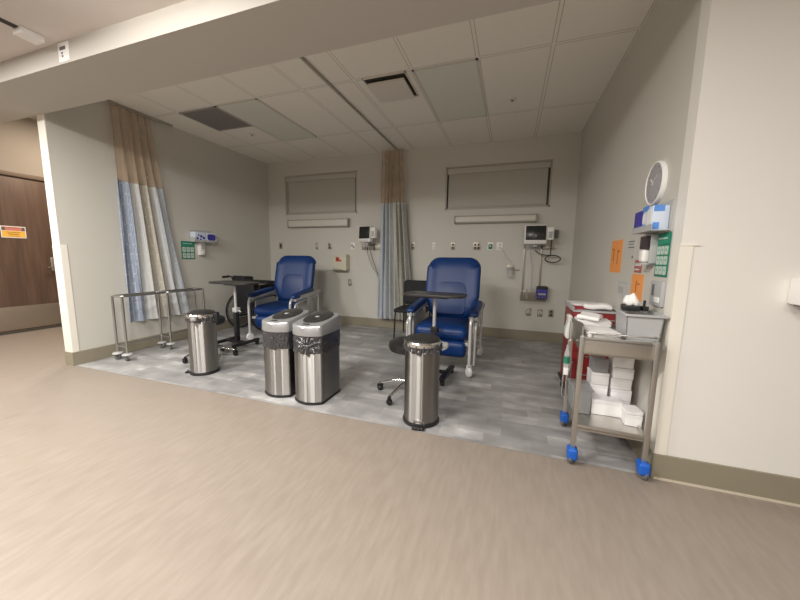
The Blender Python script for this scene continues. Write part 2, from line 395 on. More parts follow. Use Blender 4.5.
# vinyl corner guards
struct('trim_3', MB().box(OXL - .004, XL + .004, Y0 - .006, Y0 + .03, HB, 1.29, .002).box(XL - .002, XL + .006, Y0 - .004, Y0 + .055, HB, 1.29, .002), GUARD, label='cream corner guard on the left wall end')
struct('trim_4', MB().box(XR - .006, XR + .05, Y0 - .004, Y0 + .002, HB, 1.287).box(XR - .006, XR - .0001, Y0 + .0021, Y0 + .06, HB, 1.287).box(XR - .007, XR + .075, Y0 - .007, Y0 + .002, 1.283, 1.288), GUARD, label='cream corner guard on the right wall corner')
struct('trim_5', MB().box(OXL - .002, XL + .002, Y0 - .003, Y0 + .004, 1.29, HS), mat('pale_end_paint', (.86, .83, .75), .5, noise=(3, .02, S1)), label='pale painted end of the left wall')

# corridor door
d = thing('door_1', 'dark wood door with steel kick plate in the side corridor', 'door', (FX0, 2.75, 0)); d['kind'] = 'structure'; del d['category']
def dpart(n, mb, m, p=None, **k): o = mb.obj(n, m, p or d, **k); return o
dpart('door_frame', MB().box(-.1, .02, -.64, -.58, 0, 2.38, .004).box(-.1, .02, .55, .61, 0, 2.38, .004).box(-.1, .02, -.64, .61, 2.32, 2.38, .004), mat('frame_paint', (.16, .12, .09), .5, noise=(4, .05, S1)))
leaf = dpart('door_leaf', MB().box(-.06, -.01, -.58, .55, .03, 2.32, .003), WOOD)
dpart('kick_plate', MB().box(-.01, -.006, -.56, .53, .05, .40, .001), WMET, leaf)
dpart('threshold', MB().box(-.08, .02, -.6, .57, 0, .03), DARKF)
dpart('door_handle', MB().box(-.01, .0, .35, .41, .92, 1.14, .004).tube(fillet([(.0, .38, .98), (.055, .38, .98), (.055, .28, .98)], .02), .011).cyl((0, .38, 1.09), (.015, .38, 1.09), .02), CHROME, leaf)
ds = thing('door_sign', 'small red and yellow notice stuck on the dark wood door', 'sign', (FX0 - .009, 2.735, 1.42))
MB().box(0, .003, -.13, .13, 0, .17, .001).obj('sign_plate', PAPER, ds)
MB().box(.003, .0045, -.12, .12, .105, .16).obj('header_band', PINKR, ds)
MB().box(.0045, .006, -.12, -.085, .108, .157).box(.0045, .006, .085, .12, .108, .157).box(.0045, .006, -.06, .06, .145, .15).obj('header_marks', INK, ds)
MB().box(.003, .0045, -.12, .12, .012, .1).obj('yellow_band', YELL, ds)
MB().box(.0045, .006, -.06, .05, .05, .06).box(.0045, .006, -.08, .07, .078, .086).box(.0045, .006, -.05, .06, .026, .032).obj('text_lines', mat('brown_ink', (.30, .16, .03), .6, noise=(9, .1, S1)), ds)

# windows + roller blinds
for i, (x0, x1, z0, z1) in enumerate(WINS):
    w = bpy.data.objects.new('window_%d' % (i + 1), None); COL.objects.link(w); w['kind'] = 'structure'
    w['label'] = 'high interior window over the left recliner' if i == 0 else 'high interior window over the right recliner'
    t = .022
    m = MB().box(x0, x0 + t, YB - .004, YB + .12, z0, z1).box(x1 - t, x1, YB - .004, YB + .12, z0, z1).box(x0, x1, YB - .004, YB + .12, z0, z0 + t).box(x0, x1, YB - .004, YB + .12, z1 - t, z1)
    o = m.obj('window_frame', WFRAME, w, smooth=False)
    MB().box(x0 + t, x1 - t, YB + .10, YB + .108, z0 + t, z1 - t).obj('window_pane', GLASS, w, smooth=False)
    struct('wall_behind_window_%d' % (i + 1), MB().box(x0 - .1, x1 + .1, YB + .16, YB + .2, z0 - .1, z1 + .1), DARKF)
    b = thing('roller_blind', ('closed grey roller blind in the window above the left recliner', 'closed grey roller blind in the wide window above the right recliner')[i], 'blind', ((x0 + x1) / 2, YB + .03, z1 - t), 0, 'closed roller blinds in the two high windows')
    hw = (x1 - x0) / 2 - t - .004; hh = z1 - z0 - 2 * t - .004
    MB().box(-hw + .015, hw - .022, -.001, .001, -hh + .01, -.04).obj('shade', BLIND, b)
    MB().box(-hw, hw, -.03, .025, -.085, -.002, .006).obj('cassette', mat('cassette_%d' % i, (.53, .51, .45), .5, noise=(4, .03, S1)), b)
    MB().box(-hw + .015, hw - .022, -.006, .006, -hh, -hh + .025, .003).obj('hem_bar', WFRAME, b)
    sx = 1 if i else -1
    MB().box(min(sx * (hw - .02), sx * hw), max(sx * (hw - .02), sx * hw), -.02, .01, -hh, -.085).obj('side_channel', DARKF if i else WFRAME, b)

# ================================================================ CEILING FITTINGS
def troffer(x0, x1, y0, y1, label):
    t = thing('ceiling_light', label, 'ceiling light', ((x0 + x1) / 2, (y0 + y1) / 2, HC), 0, 'switched-off lens lights in the bay ceiling')
    hx, hy = (x1 - x0) / 2, (y1 - y0) / 2; w = .02
    MB().box(-hx, hx, -hy, -hy + w, -.008, .0).box(-hx, hx, hy - w, hy, -.008, 0).box(-hx, -hx + w, -hy, hy, -.008, 0).box(hx - w, hx, -hy, hy, -.008, 0).obj('frame', mat('troffer_frame', (.58, .56, .5), .5, noise=(4, .02, S1)), t, smooth=False)
    MB().box(-hx + w, hx - w, -hy + w, hy - w, -.005, 0).obj('lens', LENS, t, smooth=False)
troffer(-3.322, -2.73, 3.045, 4.217, 'unlit rectangular lens light beside the dark ceiling grille')
troffer(-.954, -.362, 3.045, 4.217, 'unlit rectangular lens light to the right of the square air diffuser')
v = thing('ceiling_vent', 'dark grey square return grille in the bay ceiling', 'vent', (-3.62, 3.34, HC))
MB().box(-.29, .29, -.29, -.265, -.008, 0).box(-.29, .29, .265, .29, -.008, 0).box(-.29, -.265, -.29, .29, -.008, 0).box(.265, .29, -.29, .29, -.008, 0).obj('frame', mat('grille_frame', (.34, .32, .3), .5, noise=(4, .03, S1)), v, smooth=False)
MB().box(-.265, .265, -.265, .265, -.004, 0).obj('perforated_panel', GRILLE, v, smooth=False)
v = thing('ceiling_diffuser', 'white square plaque air diffuser with dark slot around it', 'air diffuser', (-1.235, 3.275, HC))
MB().box(-.215, .215, -.23, .23, -.004, 0).obj('slot', TGAP, v, smooth=False)
MB().prism(rrect(.19, .19, .01), -.045, -.03).obj('plaque', TWHITE, v, smooth=False)
MB().box(-.22, .22, .222, .235, -.012, 0).box(-.22, -.21, -.235, .235, -.012, 0).box(-.22, .22, -.235, -.225, -.012, 0).box(.21, .22, -.235, .235, -.012, 0).obj('frame', TWHITE, v, smooth=False)
for (x, y, l) in ((-.08, 3.88, 'tiny sprinkler cap right of the air diffuser in bay ceiling'), (-3.56, 3.86, 'tiny sprinkler cap behind the dark ceiling grille')):
    s = thing('sprinkler', l, 'sprinkler', (x, y, HC), 0, 'ceiling sprinklers')
    MB().lathe([(.0, -.012), (.03, -.012), (.042, -.004), (.045, 0)], seg=24).obj('cover_plate', TWHITE, s)
    MB().lathe([(0, -.03), (.012, -.028), (.012, -.01)], seg=12).obj('head', TEE, s)
def track(pts, label):
    t = thing('curtain_track', label, 'curtain track')
    MB().tube(pts, .014, 8).obj('rail', TEE, t)
    return t
track([(-1.80, Y0 + .02, HC - .012), (-1.80, YB - .03, HC - .012)], 'long metal curtain track on the ceiling between the two recliners')
track([(-4.36, Y0 + .02, HC - .012), (-4.36, 3.3, HC - .012)], 'curtain track on the ceiling along the left wall')
# front ceiling fixture + tag on the soffit
f = thing('emergency_light', 'white block fixture on the front ceiling at top left corner', 'light fixture', (-3.21, 1.455, HF))
MB().box(-.05, .05, -.06, .06, -.04, 0, .008).obj('housing', WHITEP, f)
MB().box(-.022, .022, -.62, -.06, -.006, 0).obj('slot', TGAP, f, label='dark slot leading to the fixture')
s = thing('ceiling_tag', 'small white tag with dark marks on the bright soffit face', 'sign', (-3.1, YS, 2.575))
MB().box(-.06, .06, -.004, 0, -.01, .115, .001).obj('plate', PAPER, s)
MB().box(-.04, .025, -.0055, -.004, .066, .088).box(-.025, -.008, -.0055, -.004, .04, .052).box(-.022, -.006, -.0055, -.004, .02, .032).obj('dark_marks', INK, s)

# ================================================================ CURTAINS
def curtain(name, label, x_or_y, a0, a1, b0, b1, zt, zm, zb, amp, n, cm, axis, phase=0, hemslope=0, group='pleated privacy curtains with tan mesh headers', pitch=2.6):
    t = thing('privacy_curtain', label, 'curtain', group=group)
    def pos(u, z, extra=0):
        k = (zt - z) / (zt - zb); k2 = k ** 1.3
        lo = a0 + (b0 - a0) * k2; hi = a1 + (b1 - a1) * k2; w = lo + (hi - lo) * u
        am = amp * (.45 + .55 * min(1, k * 2.2))
        off = am * sin(2 * pi * n * u + phase + .5 * sin(3 * z)) + am * .3 * sin(2 * pi * n * 2.3 * u + 1.3)
        w += .012 * sin(2 * pi * n * u * 1.0 + 1.1 + phase)
        if axis == 'y': return (x_or_y + off + extra, w, z)
        return (w, x_or_y + off + extra, z)
    hb = lambda u: zb + hemslope * (1 - u) * 0
    MB().sheet(lambda u, v_: pos(u, zm - .02 + (zt - zm + .02) * v_), 90, 14).obj('mesh_header', MESHC, t)
    MB().sheet(lambda u, v_: pos(u, zb + (zm - zb) * v_, -.004), 140, 30, lambda u, v_: (u * pitch / 2.6, v_)).obj('fabric_panel', cm, t)
    def hem(z, h): return MB().sheet(lambda u, v_: pos(u, z + h * v_, -.007), 140, 2)
    hem(zm - .03, .03).obj('top_seam', mat(name + '_seam', (.50, .50, .49), .8, noise=(9, .05, S1)), t)
    mb = MB()
    for k in range(int(n * 1.5)):
        u = (k + .5) / int(n * 1.5); p = pos(u, zt)
        mb.tube([(p[0], p[1], zt - .02), (p[0], p[1], HC - .015)], .004, 6)
    mb.obj('hooks', TEE, t, kind='stuff')
    return t
BL = (.25, .31, .42); WT_ = (.60, .61, .60); BG = (.47, .45, .38); BL2 = (.33, .38, .46); TA = (.50, .45, .35)
cmL = mat_curtain('striped_cloth_left', [(.0, BL), (.12, (.31, .36, .46)), (.27, BL), (.33, WT_), (.43, (.55, .55, .52)), (.5, BG), (.62, TA), (.70, BG), (.78, WT_), (.86, BL2), (.93, WT_), (1, BL2)], (.72, .73, .74))
cmC = mat_curtain('striped_cloth_centre', [(.0, BL2), (.10, (.50, .54, .58)), (.2, BL2), (.3, WT_), (.42, (.46, .49, .50)), (.52, (.62, .62, .58)), (.62, (.40, .385, .32)), (.75, (.35, .33, .27)), (.85, (.45, .45, .40)), (1, (.36, .37, .36))], (.62, .63, .62))
curtain('left_curtain', 'blue, white and beige pleated curtain with mesh header by the left wall', -4.352, 2.56, 3.01, 2.55, 3.34, HC - .03, 2.07, .375, .030, 5, cmL, 'y', .6)
curtain('centre_curtain', 'pale grey-blue pleated curtain bunched at back wall between the recliners', 4.99, -2.03, -1.68, -2.10, -1.46, HC - .03, 2.08, .19, .05, 6, cmC, 'x', 2.0)

# ================================================================ BACK WALL FITTINGS
for i, (x0, x1, z0, z1) in enumerate(((-3.925, -2.683, 1.73, 1.87), (-.857, .325, 1.742, 1.855))):
    l = thing('wall_light', ('long unlit bed light bar under the left window', 'long unlit bed light bar under the right window')[i], 'wall light', ((x0 + x1) / 2, YB, (z0 + z1) / 2), 0, 'unlit bed light bars')
    hx, hz = (x1 - x0) / 2, (z1 - z0) / 2
    MB().box(-hx + .012, hx - .012, -.06, 0, -hz, hz, .006).obj('housing', LBARH, l)
    MB().box(-hx + .014, hx - .014, -.085, -.055, -hz + .012, hz - .012, .018, seg=4).obj('lens', LBAR, l)
    for a_, b_ in ((-hx, -hx + .014), (hx - .014, hx)): MB().box(a_, b_, -.09, 0, -hz - .003, hz + .003, .004).obj('end_cap', LBARH, l)
def plate(x, z, style, label, w=.035, g='small wall plates on the back wall'):
    nm = {'outlet': 'wall_outlet', 'switch': 'wall_switch', 'blank': 'blank_plate', 'data': 'data_plate', 'gas': 'gas_outlet', 'round': 'round_port_plate', 'white': 'wall_outlet'}[style]
    t = thing(nm, label, 'wall plate', (x, YB, z), 0, g); h = .058
    pm = {'outlet': PLATE, 'switch': PLATE, 'blank': PLATE, 'data': PLATEW, 'gas': PLATEW, 'round': PLATE, 'white': PLATEW}[style]
    MB().box(-w, w, -.006, 0, -h, h, .002).obj('cover', pm, t)
    if style == 'outlet':
        n = 1 if w < .05 else 2
        for k in range(n):
            cx = 0 if n == 1 else (-.025, .025)[k]
            for s_ in (-1, 1): MB().box(cx - .016, cx + .016, -.011, -.004, s_ * .024 - .015, s_ * .024 + .015, .003).obj('receptacle', DARK, t)
    elif style == 'white':
        for s_ in (-1, 1): MB().box(-.016, .016, -.011, -.004, s_ * .024 - .015, s_ * .024 + .015, .003).obj('receptacle', CREAMP, t)
    elif style == 'switch':
        MB().box(-.014, .014, -.014, -.004, -.03, .03, .003).obj('rocker', DARK, t)
    elif style == 'blank':
        MB().box(-.012, .012, -.009, -.004, -.028, .028, .002).obj('insert', PAINT, t)
    elif style == 'data':
        MB().box(-.024, -.004, -.012, -.004, -.01, .03, .002).box(.006, .024, -.012, -.004, -.035, .0, .002).obj('jack', INK, t)
    elif style == 'gas':
        MB().box(-.028, .028, -.01, -.004, -.045, .03, .002).obj('green_panel', GREEN, t)
        MB().lathe([(.0, 0), (.018, 0), (.018, .02), (.012, .026), (0, .026)], mtx=M4.Rotation(R(90), 4, 'X') @ M4.Translation((0, 0, .008))).obj('port', CHROME, t)
    elif style == 'round':
        MB().lathe([(.0, 0), (.024, 0), (.024, .01), (0, .012)], mtx=M4.Rotation(R(90), 4, 'X') @ M4.Translation((0, 0, .004))).obj('port', WHITEP, t)
        MB().lathe([(.0, 0), (.010, 0), (.010, .008), (0, .01)], mtx=M4.Rotation(R(90), 4, 'X') @ M4.Translation((0, 0, .012))).obj('socket', DARK, t)
    return t
plate(-4.152, 1.40, 'switch', 'dark switch plate nearest the left back corner')
plate(-3.358, 1.40, 'blank', 'plain narrow plate right above the left recliner back', .028)
plate(-3.088, 1.40, 'outlet', 'steel outlet plate with dark sockets above the cream sharps box')
plate(-2.628, 1.40, 'data', 'bright white plate with two dark jacks beside the left monitor')
plate(-1.532, 1.40, 'outlet', 'steel outlet plate just right of the bunched curtain', .03)
plate(-1.18, 1.40, 'white', 'small white plate between the curtain and the right recliner', .026)
plate(-.875, 1.40, 'outlet', 'steel outlet plate directly above the right recliner')
plate(-.504, 1.40, 'outlet', 'double-width steel outlet plate left of the green gas outlet', .055)
plate(-.305, 1.40, 'gas', 'white plate with green gas panel on back wall', .038)
plate(-.17, 1.40, 'white', 'white outlet plate right of the green gas outlet', .045)
plate(-2.113, .78, 'switch', 'dark plate low on the wall left of the centre curtain', .022)
plate(-2.69, .76, 'blank', 'faint plain plate below the cream sharps box', .03)
plate(.295, .43, 'round', 'low steel plate with bright round port, first from the left', .036)
plate(.45, .425, 'round', 'low steel plate with round port, middle of the low three', .036)
plate(.60, .43, 'outlet', 'low steel outlet plate with dark sockets nearest the right wall', .036)

# sharps box
s = thing('sharps_box', 'cream wall-mounted sharps box with red mark beside left recliner', 'disposal box', (-2.835, YB, .98))
MB().prism([(-.13, -.11), (.13, -.11), (.14, 0), (-.14, 0)], 0, .235, .008).obj('body', CREAMP, s)
MB().box(-.135, .135, -.12, 0, .23, .272, .008).obj('lid', CREAMP, s)
MB().box(-.075, -.005, -.115, -.11, .15, .225, .001).box(.0, .035, -.115, -.11, .15, .185, .001).obj('red_label', RED, s)
MB().box(-.055, -.03, -.1165, -.115, .17, .205).obj('dark_symbol', DARK, s)
MB().box(-.135, .135, -.114, -.10, -.012, .008, .003).obj('bottom_rail', PLATE, s)

# vital signs monitors
def monitor(x, y, z, w, h, tilt, yaw, label, side):
    t = thing('patient_monitor', label, 'monitor', (x, y, z), R(yaw), 'vital-signs monitors on the back wall')
    mt = rot('X', tilt)
    MB().box(-w / 2, w / 2, -.03, .05, -h / 2, h / 2, .012, mtx=mt).obj('case', WHITEP, t)
    MB().box(-w / 2 + .016, w / 2 - .012, -.034, -.028, -h / 2 + .052, h / 2 - .012, .002, mtx=mt).obj('screen', SCREEN, t)
    mb = MB()
    for k in range(5): mb.box(-w / 2 + .03 + k * .036, -w / 2 + .045 + k * .036, -.034, -.028, -h / 2 + .018, -h / 2 + .03, .002, mtx=mt)
    mb.obj('buttons', GREYP, t)
    if side:
        MB().box(w / 2 + .004, w / 2 + .085, -.02, .05, -h / 2 + .06, h / 2 - .03, .008).obj('thermometer_module', PLATEW, t)
        MB().box(w / 2 + .02, w / 2 + .07, -.024, -.018, -h / 2 + .085, h / 2 - .09, .002).obj('module_marks', GREYP, t)
    return t
MX, MY = .305, 4.93
monitor(MX, 4.90, 1.55, .29, .26, -6, 3, 'patient monitor with dark screen on the right wall mount', True)
monitor(-2.30, 4.93, 1.59, .25, .26, -4, -14, 'patient monitor with dark screen beside the bunched curtain', True)
# right mounting channel
c = thing('monitor_bracket', 'wall channel and arm carrying the right patient monitor', 'wall mount', (MX, YB, 0))
MB().box(-.13, -.11, -.02, 0, .62, 1.45, .002).box(.10, .12, -.02, 0, .72, 1.42, .002).obj('channel', PLATE, c)
MB().box(-.03, .03, -.2, -.01, 1.385, 1.41, .003).box(-.13, .12, -.02, -.0, 1.36, 1.42, .003).obj('arm', GREYP, c)
MB().box(.12, .28, -.03, 0, 1.36, 1.40, .003).obj('side_rail', PLATE, c)
MB().box(.27, .31, -.06, -.0, 1.52, 1.63, .006).obj('hook_block', DGREY, c)
c2 = thing('cable_bundle', 'black coiled cables hanging below the right patient monitor', 'cable', (.56, 5.06, 1.22))
pts = [(-.02, -.01, .34), (-.03, -.015, .2)] + [(.0 + .10 * cos(a), -.015 - .01 * a / 6, .0 + .05 * sin(a) - .12 * 0) for a in [pi * .6 + k * .35 for k in range(37)]] + [(-.16, -.02, .06), (-.24, -.02, .12)]
MB().tube(pts, .008, 6).obj('coil', BLACK, c2)
MB().tube(fillet([(-.30, .0, .12), (-.26, -.02, -.15), (-.25, -.02, -.50), (-.17, -.03, -.55)], .05), .005, 6).obj('probe_lead', GREYP, c2)
b = thing('wire_basket', 'small wire basket mounted on the wall below the right monitor', 'basket', (.36, YB, .62))
mb = MB()
for z in (0, .05, .10): mb.tube([(-.18, -.005, z), (-.18, -.14, z), (.14, -.14, z), (.14, -.005, z)], .004, 6, closed=True)
for k in range(9): mb.tube([(-.18 + .04 * k, -.005, .1), (-.18 + .04 * k, -.005, 0), (-.18 + .04 * k, -.14, 0), (-.18 + .04 * k, -.14, .1)], .0025, 5)
mb.obj('wires', PLATE, b)
MB().box(-.2, .16, -.006, 0, -.03, .13, .002).obj('back_bracket', PLATE, b)
q = tag(MB().rbox((0, 0, 0), (.075, .045, .075), .02, 0, n=8).obj('pressure_cuff', PURPLE, loc=(.45, 5.04, .715)), 'rolled indigo pressure cuff sitting in the wire basket', 'pressure cuff')
MB().box(-.05, .05, -.047, -.043, -.01, .012).obj('cuff_marks', WHITEP, q)
MB().rbox((0, 0, .0), (.075, .04, .03), .015, 0, n=6).obj('cuff_flap', BLACK, q, loc=(0, 0, .085))
q = tag(MB().lathe([(0, 0), (.03, 0), (.03, .10), (.012, .12), (.012, .14), (0, .14)], seg=16).obj('plastic_bottle', CLEAR, loc=(.25, 5.06, .635)), 'clear bottle standing at the left of the wire basket', 'bottle')
# suction canister
s = thing('suction_canister', 'clear suction canister on back wall left of the right monitor', 'canister', (.0, YB, 1.02))
MB().lathe([(0, -.075), (.042, -.075), (.052, .05), (.054, .055)], c=(0, -.07, 0), seg=24).obj('jar', CLEAR, s)
MB().lathe([(.056, .052), (.056, .066), (.02, .072), (0, .072)], c=(0, -.07, 0), seg=24).obj('lid', GREYP, s)
MB().box(-.045, .045, -.02, 0, -.03, .10, .004).box(.05, .13, -.012, 0, .02, .05, .003).obj('bracket', PLATE, s)
MB().tube(fillet([(0, -.07, .07), (.0, -.06, .16), (-.06, -.04, .2), (-.1, -.03, .3), (-.16, -.015, .36)], .05), .006, 8).obj('tubing', CLEAR, s)
# left bracket
c = thing('monitor_bracket', 'wall rail and arm carrying the left patient monitor', 'wall mount', (-2.28, YB, 0))
MB().box(-.17, .17, -.02, 0, 1.34, 1.43, .004).obj('rail', PLATE, c)
MB().box(-.02, .02, -.2, -.01, 1.40, 1.43, .004).lathe([(0, 0), (.022, 0), (.022, .09), (0, .09)], c=(0, -.16, 1.38), seg=16).obj('arm', GREYP, c)
MB().box(-.10, -.06, -.04, -.015, 1.33, 1.44, .006).box(.05, .08, -.04, -.015, 1.33, 1.44, .006).obj('clamps', DGREY, c)
c2 = thing('monitor_cable', 'grey cable looping down from the left patient monitor', 'cable', (-2.28, YB - .03, 0))
MB().tube(fillet([(-.04, -.1, 1.42), (-.03, -.05, 1.25), (.04, -.02, 1.05), (.13, -.01, .92), (.16, -.01, .80)], .1), .007, 8).obj('cord', GREYP, c2)
MB().tube(fillet([(.02, -.1, 1.4), (.05, -.05, 1.2), (.12, -.02, 1.0), (.17, -.01, .86)], .1), .005, 8).obj('thin_cord', DGREY, c2)

# ================================================================ LEFT WALL FITTINGS
def wallthing(name, label, cat, side, y, z, group=None):
    """local x runs along the wall, local -y out of the wall"""
    return thing(name, label, cat, (XL if side == 'L' else XR, y, z), R(90) if side == 'L' else R(-90), group)
# for side L: local +x -> world +y, local -y -> world +x ; for side R: local +x -> world -y, local -y -> world -x
g = wallthing('glove_box_holder', 'wire holder for glove boxes on left wall above green sign', 'holder', 'L', 3.65, 1.40)
MB().box(-.18, .18, -.004, 0, 0, .17, .001).box(-.18, .18, -.115, 0, -.004, 0).box(-.18, -.176, -.115, 0, 0, .06).box(.176, .18, -.115, 0, 0, .06).box(-.18, .18, -.115, -.111, 0, .025).obj('holder_body', GREYP, g)
gb = wallthing('glove_box', 'pale glove box with blue dots in the left-wall holder', 'glove box', 'L', 3.565, 1.402)
MB().box(-.085, .085, -.105, -.006, 0, .135, .003).obj('carton', LBLUE, gb)
mb = MB()
for (x, z, r) in ((-.05, .045, .018), (.0, .03, .015), (.01, .075, .02), (.05, .055, .02), (-.03, .09, .013)): mb.lathe([(0, 0), (r, 0), (0, .001)], mtx=M4.Translation((x, -.105, z)) @ M4.Rotation(R(90), 4, 'X'), seg=16)
mb.obj('blue_dots', PURPLE, gb)
gb = wallthing('glove_box', 'glove box with dark indigo opening in the left-wall holder', 'glove box', 'L', 3.745, 1.402)
MB().box(-.085, .08, -.105, -.006, 0, .135, .003).obj('carton', LBLUE, gb)
MB().prism(rrect(.07, .045, .035), 0, .002, mtx=M4.Translation((0, -.1055, .07)) @ M4.Rotation(R(90), 4, 'X')).obj('opening', PURPLE, gb)
def notice(label, side, y, z, w, h, cols, rows, header, name='wall_sign'):
    s = wallthing(name, label, 'sign', side, y, z)
    MB().box(-w / 2, w / 2, -.004, 0, 0, h, .001).obj('board', GREEN, s)
    MB().box(-w / 2 + .012, w / 2 - .012, -.0055, -.004, h * (1 - header) + .006, h - .012).obj('header', mat('green_header', (.02, .27, .17), .5, noise=(8, .08, S1)), s)
    MB().box(-w * .36, w * .30, -.0065, -.0055, h * (1 - header * .55), h * (1 - header * .42)).obj('header_text', GREENL, s)
    mb = MB(); mk = MB(); cw = (w - .02) / cols; ch = (h * (1 - header) - .012) / rows
    for i in range(cols):
        for j in range(rows):
            x = -w / 2 + .01 + cw * (i + .5); zz = .008 + ch * (j + .5)
            mb.prism(rrect(cw * .42, ch * .42, min(cw, ch) * .15), 0, .0015, mtx=M4.Translation((x, -.004, zz)) @ M4.Rotation(R(90), 4, 'X'))
            mk.prism(rrect(cw * .18, ch * .10, min(cw, ch) * .08), 0, .001, mtx=M4.Translation((x + cw * .04 * ((i + j) % 2), -.0055, zz + ch * .05)) @ M4.Rotation(R(90 + 0), 4, 'X') @ M4.Rotation(R(25 * ((i * 2 + j) % 3 - 1)), 4, 'Z'))
    mb.obj('picture_squares', GREENL, s); mk.obj('printed_pattern', mat('sign_hand_ink', (.25, .42, .36), .6, noise=(8, .1, S1)), s)
    return s
notice('green notice with pale picture squares beside the left curtain', 'L', 3.437, 1.145, .205, .255, 3, 2, .28)
sd = wallthing('hand_gel_dispenser', 'small white gel dispenser right of the green left-wall notice', 'dispenser', 'L', 3.625, 1.205)
MB().box(-.04, .04, -.06, 0, 0, .19, .01).obj('housing', WHITEP, sd)
MB().box(-.018, .018, -.064, -.06, .09, .165, .002).obj('sight_window', GREYP, sd)
MB().box(-.022, .022, -.075, -.06, .02, .05, .006).obj('push_lever', PLATEW, sd)

# ================================================================ RIGHT WALL FITTINGS
ck = wallthing('wall_clock', 'round white-rimmed grey disc clock on the right bay wall', 'clock', 'R', 2.42, 1.672)
rx = M4.Rotation(R(90), 4, 'X')
MB().lathe([(0, 0), (.128, 0), (.130, .012), (.128, .022), (.121, .024), (.118, .019), (0, .019)], seg=48, mtx=rx).obj('rim', CLOCKR, ck)
MB().lathe([(0, .024), (.07, .023), (.119, .0195)], seg=48, mtx=rx).obj('face', CLOCKF, ck)
MB().box(-.003, .003, -.027, -.025, -.01, .05, mtx=rot('Y', -50)).box(-.002, .002, -.029, -.027, -.01, .07, mtx=rot('Y', 60)).obj('hands', PAPER, ck)
mb = MB()
for k in range(12):
    a = k * pi / 6; mb.lathe([(0, 0), (.005, 0), (0, .001)], seg=8, mtx=M4.Translation((.1 * sin(a), -.022, .1 * cos(a))) @ rx)
mb.obj('hour_marks', INK, ck)
g = wallthing('glove_box_holder', 'clear wall holder for glove boxes under the round clock', 'holder', 'R', 2.325, 1.378)
MB().box(-.155, .155, -.004, 0, 0, .16, .001).box(-.155, .155, -.092, 0, -.005, 0).box(-.155, .155, -.092, -.089, 0, .03).obj('holder_body', GREYP, g)
gb = wallthing('glove_box', 'dark indigo glove box tilted open under the round clock', 'glove box', 'R', 2.40, 1.379)
MB().box(-.065, .075, -.087, -.006, 0, .125, .003).obj('carton', PURPLE, gb)
MB().box(-.065, .07, -.09, -.02, .127, .130, mtx=rot('X', 24, (0, -.02, .127))).obj('flap', PURPLE, gb)
gb = wallthing('glove_box', 'pale glove box with bright blue patches under the round clock', 'glove box', 'R', 2.262, 1.379)
MB().box(-.065, .068, -.086, -.006, 0, .132, .003).obj('carton', LBLUE, gb)
MB().box(-.072, .02, -.0875, -.086, .11, .14).box(-.072, -.02, -.0875, -.086, .005, .035).box(.03, .066, -.0875, -.086, .0, .03).box(.068, .0695, -.08, -.03, .10, .135).box(.068, .0695, -.08, -.05, .0, .04).obj('blue_patches', SKYB, gb)
MB().prism(rrect(.03, .045, .02), 0, .002, mtx=M4.Translation((.03, -.0865, .072)) @ rx).prism(rrect(.018, .03, .015), 0, .002, mtx=M4.Translation((-.045, -.0865, .072)) @ rx).obj('openings', WHITEP, gb)
notice('tall green notice with pale picture squares near the right wall corner', 'R', 2.232, 1.115, .165, .25, 3, 3, .27)
def paper(label, y, z, w, h, m, lines, ink, name='paper_notice', tilt=0):
    s = wallthing(name, label, 'notice', 'R', y, z)
    MB().box(-w / 2, w / 2, -.0015, 0, 0, h).obj('sheet', m, s, smooth=False)
    if lines:
        mb = MB()
        for (a, b_, c_, d_) in lines: mb.box(-w / 2 + a * w, -w / 2 + b_ * w, -.0025, -.0015, c_ * h, d_ * h)
        mb.obj('print', ink, s, smooth=False)
    return s
paper('bright orange paper sheet hung deepest along the right wall', 3.10, 1.11, .29, .26, ORANGE, [(.25, .32, .35, .75), (.62, .68, .25, .70), (.68, .8, .62, .68), (.3, .34, .25, .3), (.1, .25, .7, .74)], ORANGED)
paper('orange paper sheet low on the right wall behind the grey bin', 2.575, .94, .21, .175, ORANGE, [(.4, .48, .3, .75), (.55, .72, .6, .66)], ORANGED)
paper('white note with grey text between orange sheet and soap dispenser', 2.76, 1.22, .15, .14, PAPERG, [(.1, .9, .85, .9), (.1, .8, .72, .76), (.1, .9, .55, .6), (.7, .85, .02, .14)], INK)
paper('pale note with a grey picture low on the right wall', 2.86, .93, .26, .13, PAPERG, [(.1, .9, .8, .86), (.15, .6, .2, .6)], GREYP)
paper('small red and white sticker under the black dispenser', 2.59, 1.125, .13, .085, mat('red_sticker', (.42, .14, .12), .6, noise=(5, .1, S1)), [(.1, .9, .55, .7), (.1, .7, .2, .3)], PAPER, name='sticker')
sd = wallthing('soap_dispenser', 'black-topped white soap dispenser on the right bay wall', 'dispenser', 'R', 2.375, 1.19)
MB().box(-.045, .045, -.06, 0, .085, .165, .008).obj('black_cover', mat('maroon_black', (.045, .03, .035), .4, noise=(5, .1, S1)), sd)
MB().rbox((0, -.034, .045), (.034, .030, .04), .016, n=6).obj('white_nozzle', PLATEW, sd)
MB().box(-.05, .05, -.075, 0, -.008, .002, .003).box(.06, .068, -.04, 0, 0, .17, .003).obj('drip_tray', GREYP, sd)
sd = wallthing('card_reader', 'grey wall panel with dark slot below the tall green notice', 'wall panel', 'R', 2.22, .95)
MB().box(-.075, .075, -.02, 0, 0, .14, .004).obj('panel', GREYP, sd)
MB().box(-.045, -.02, -.024, -.02, .055, .12, .002).obj('slot', DGREY, sd)
MB().box(.0, .06, -.026, -.018, .02, .05, .004).obj('button_block', PLATEW, sd)
# box on the cream wall
dp = thing('towel_dispenser', 'white wall dispenser on the cream wall at the right edge', 'dispenser', (1.40, Y0, 1.01))
MB().box(-.145, .145, -.10, 0, .0, .125, .012).obj('housing', WHITEP, dp)
MB().box(-.13, .13, -.09, -.02, -.008, .002, .003).obj('underside_slot', DGREY, dp)

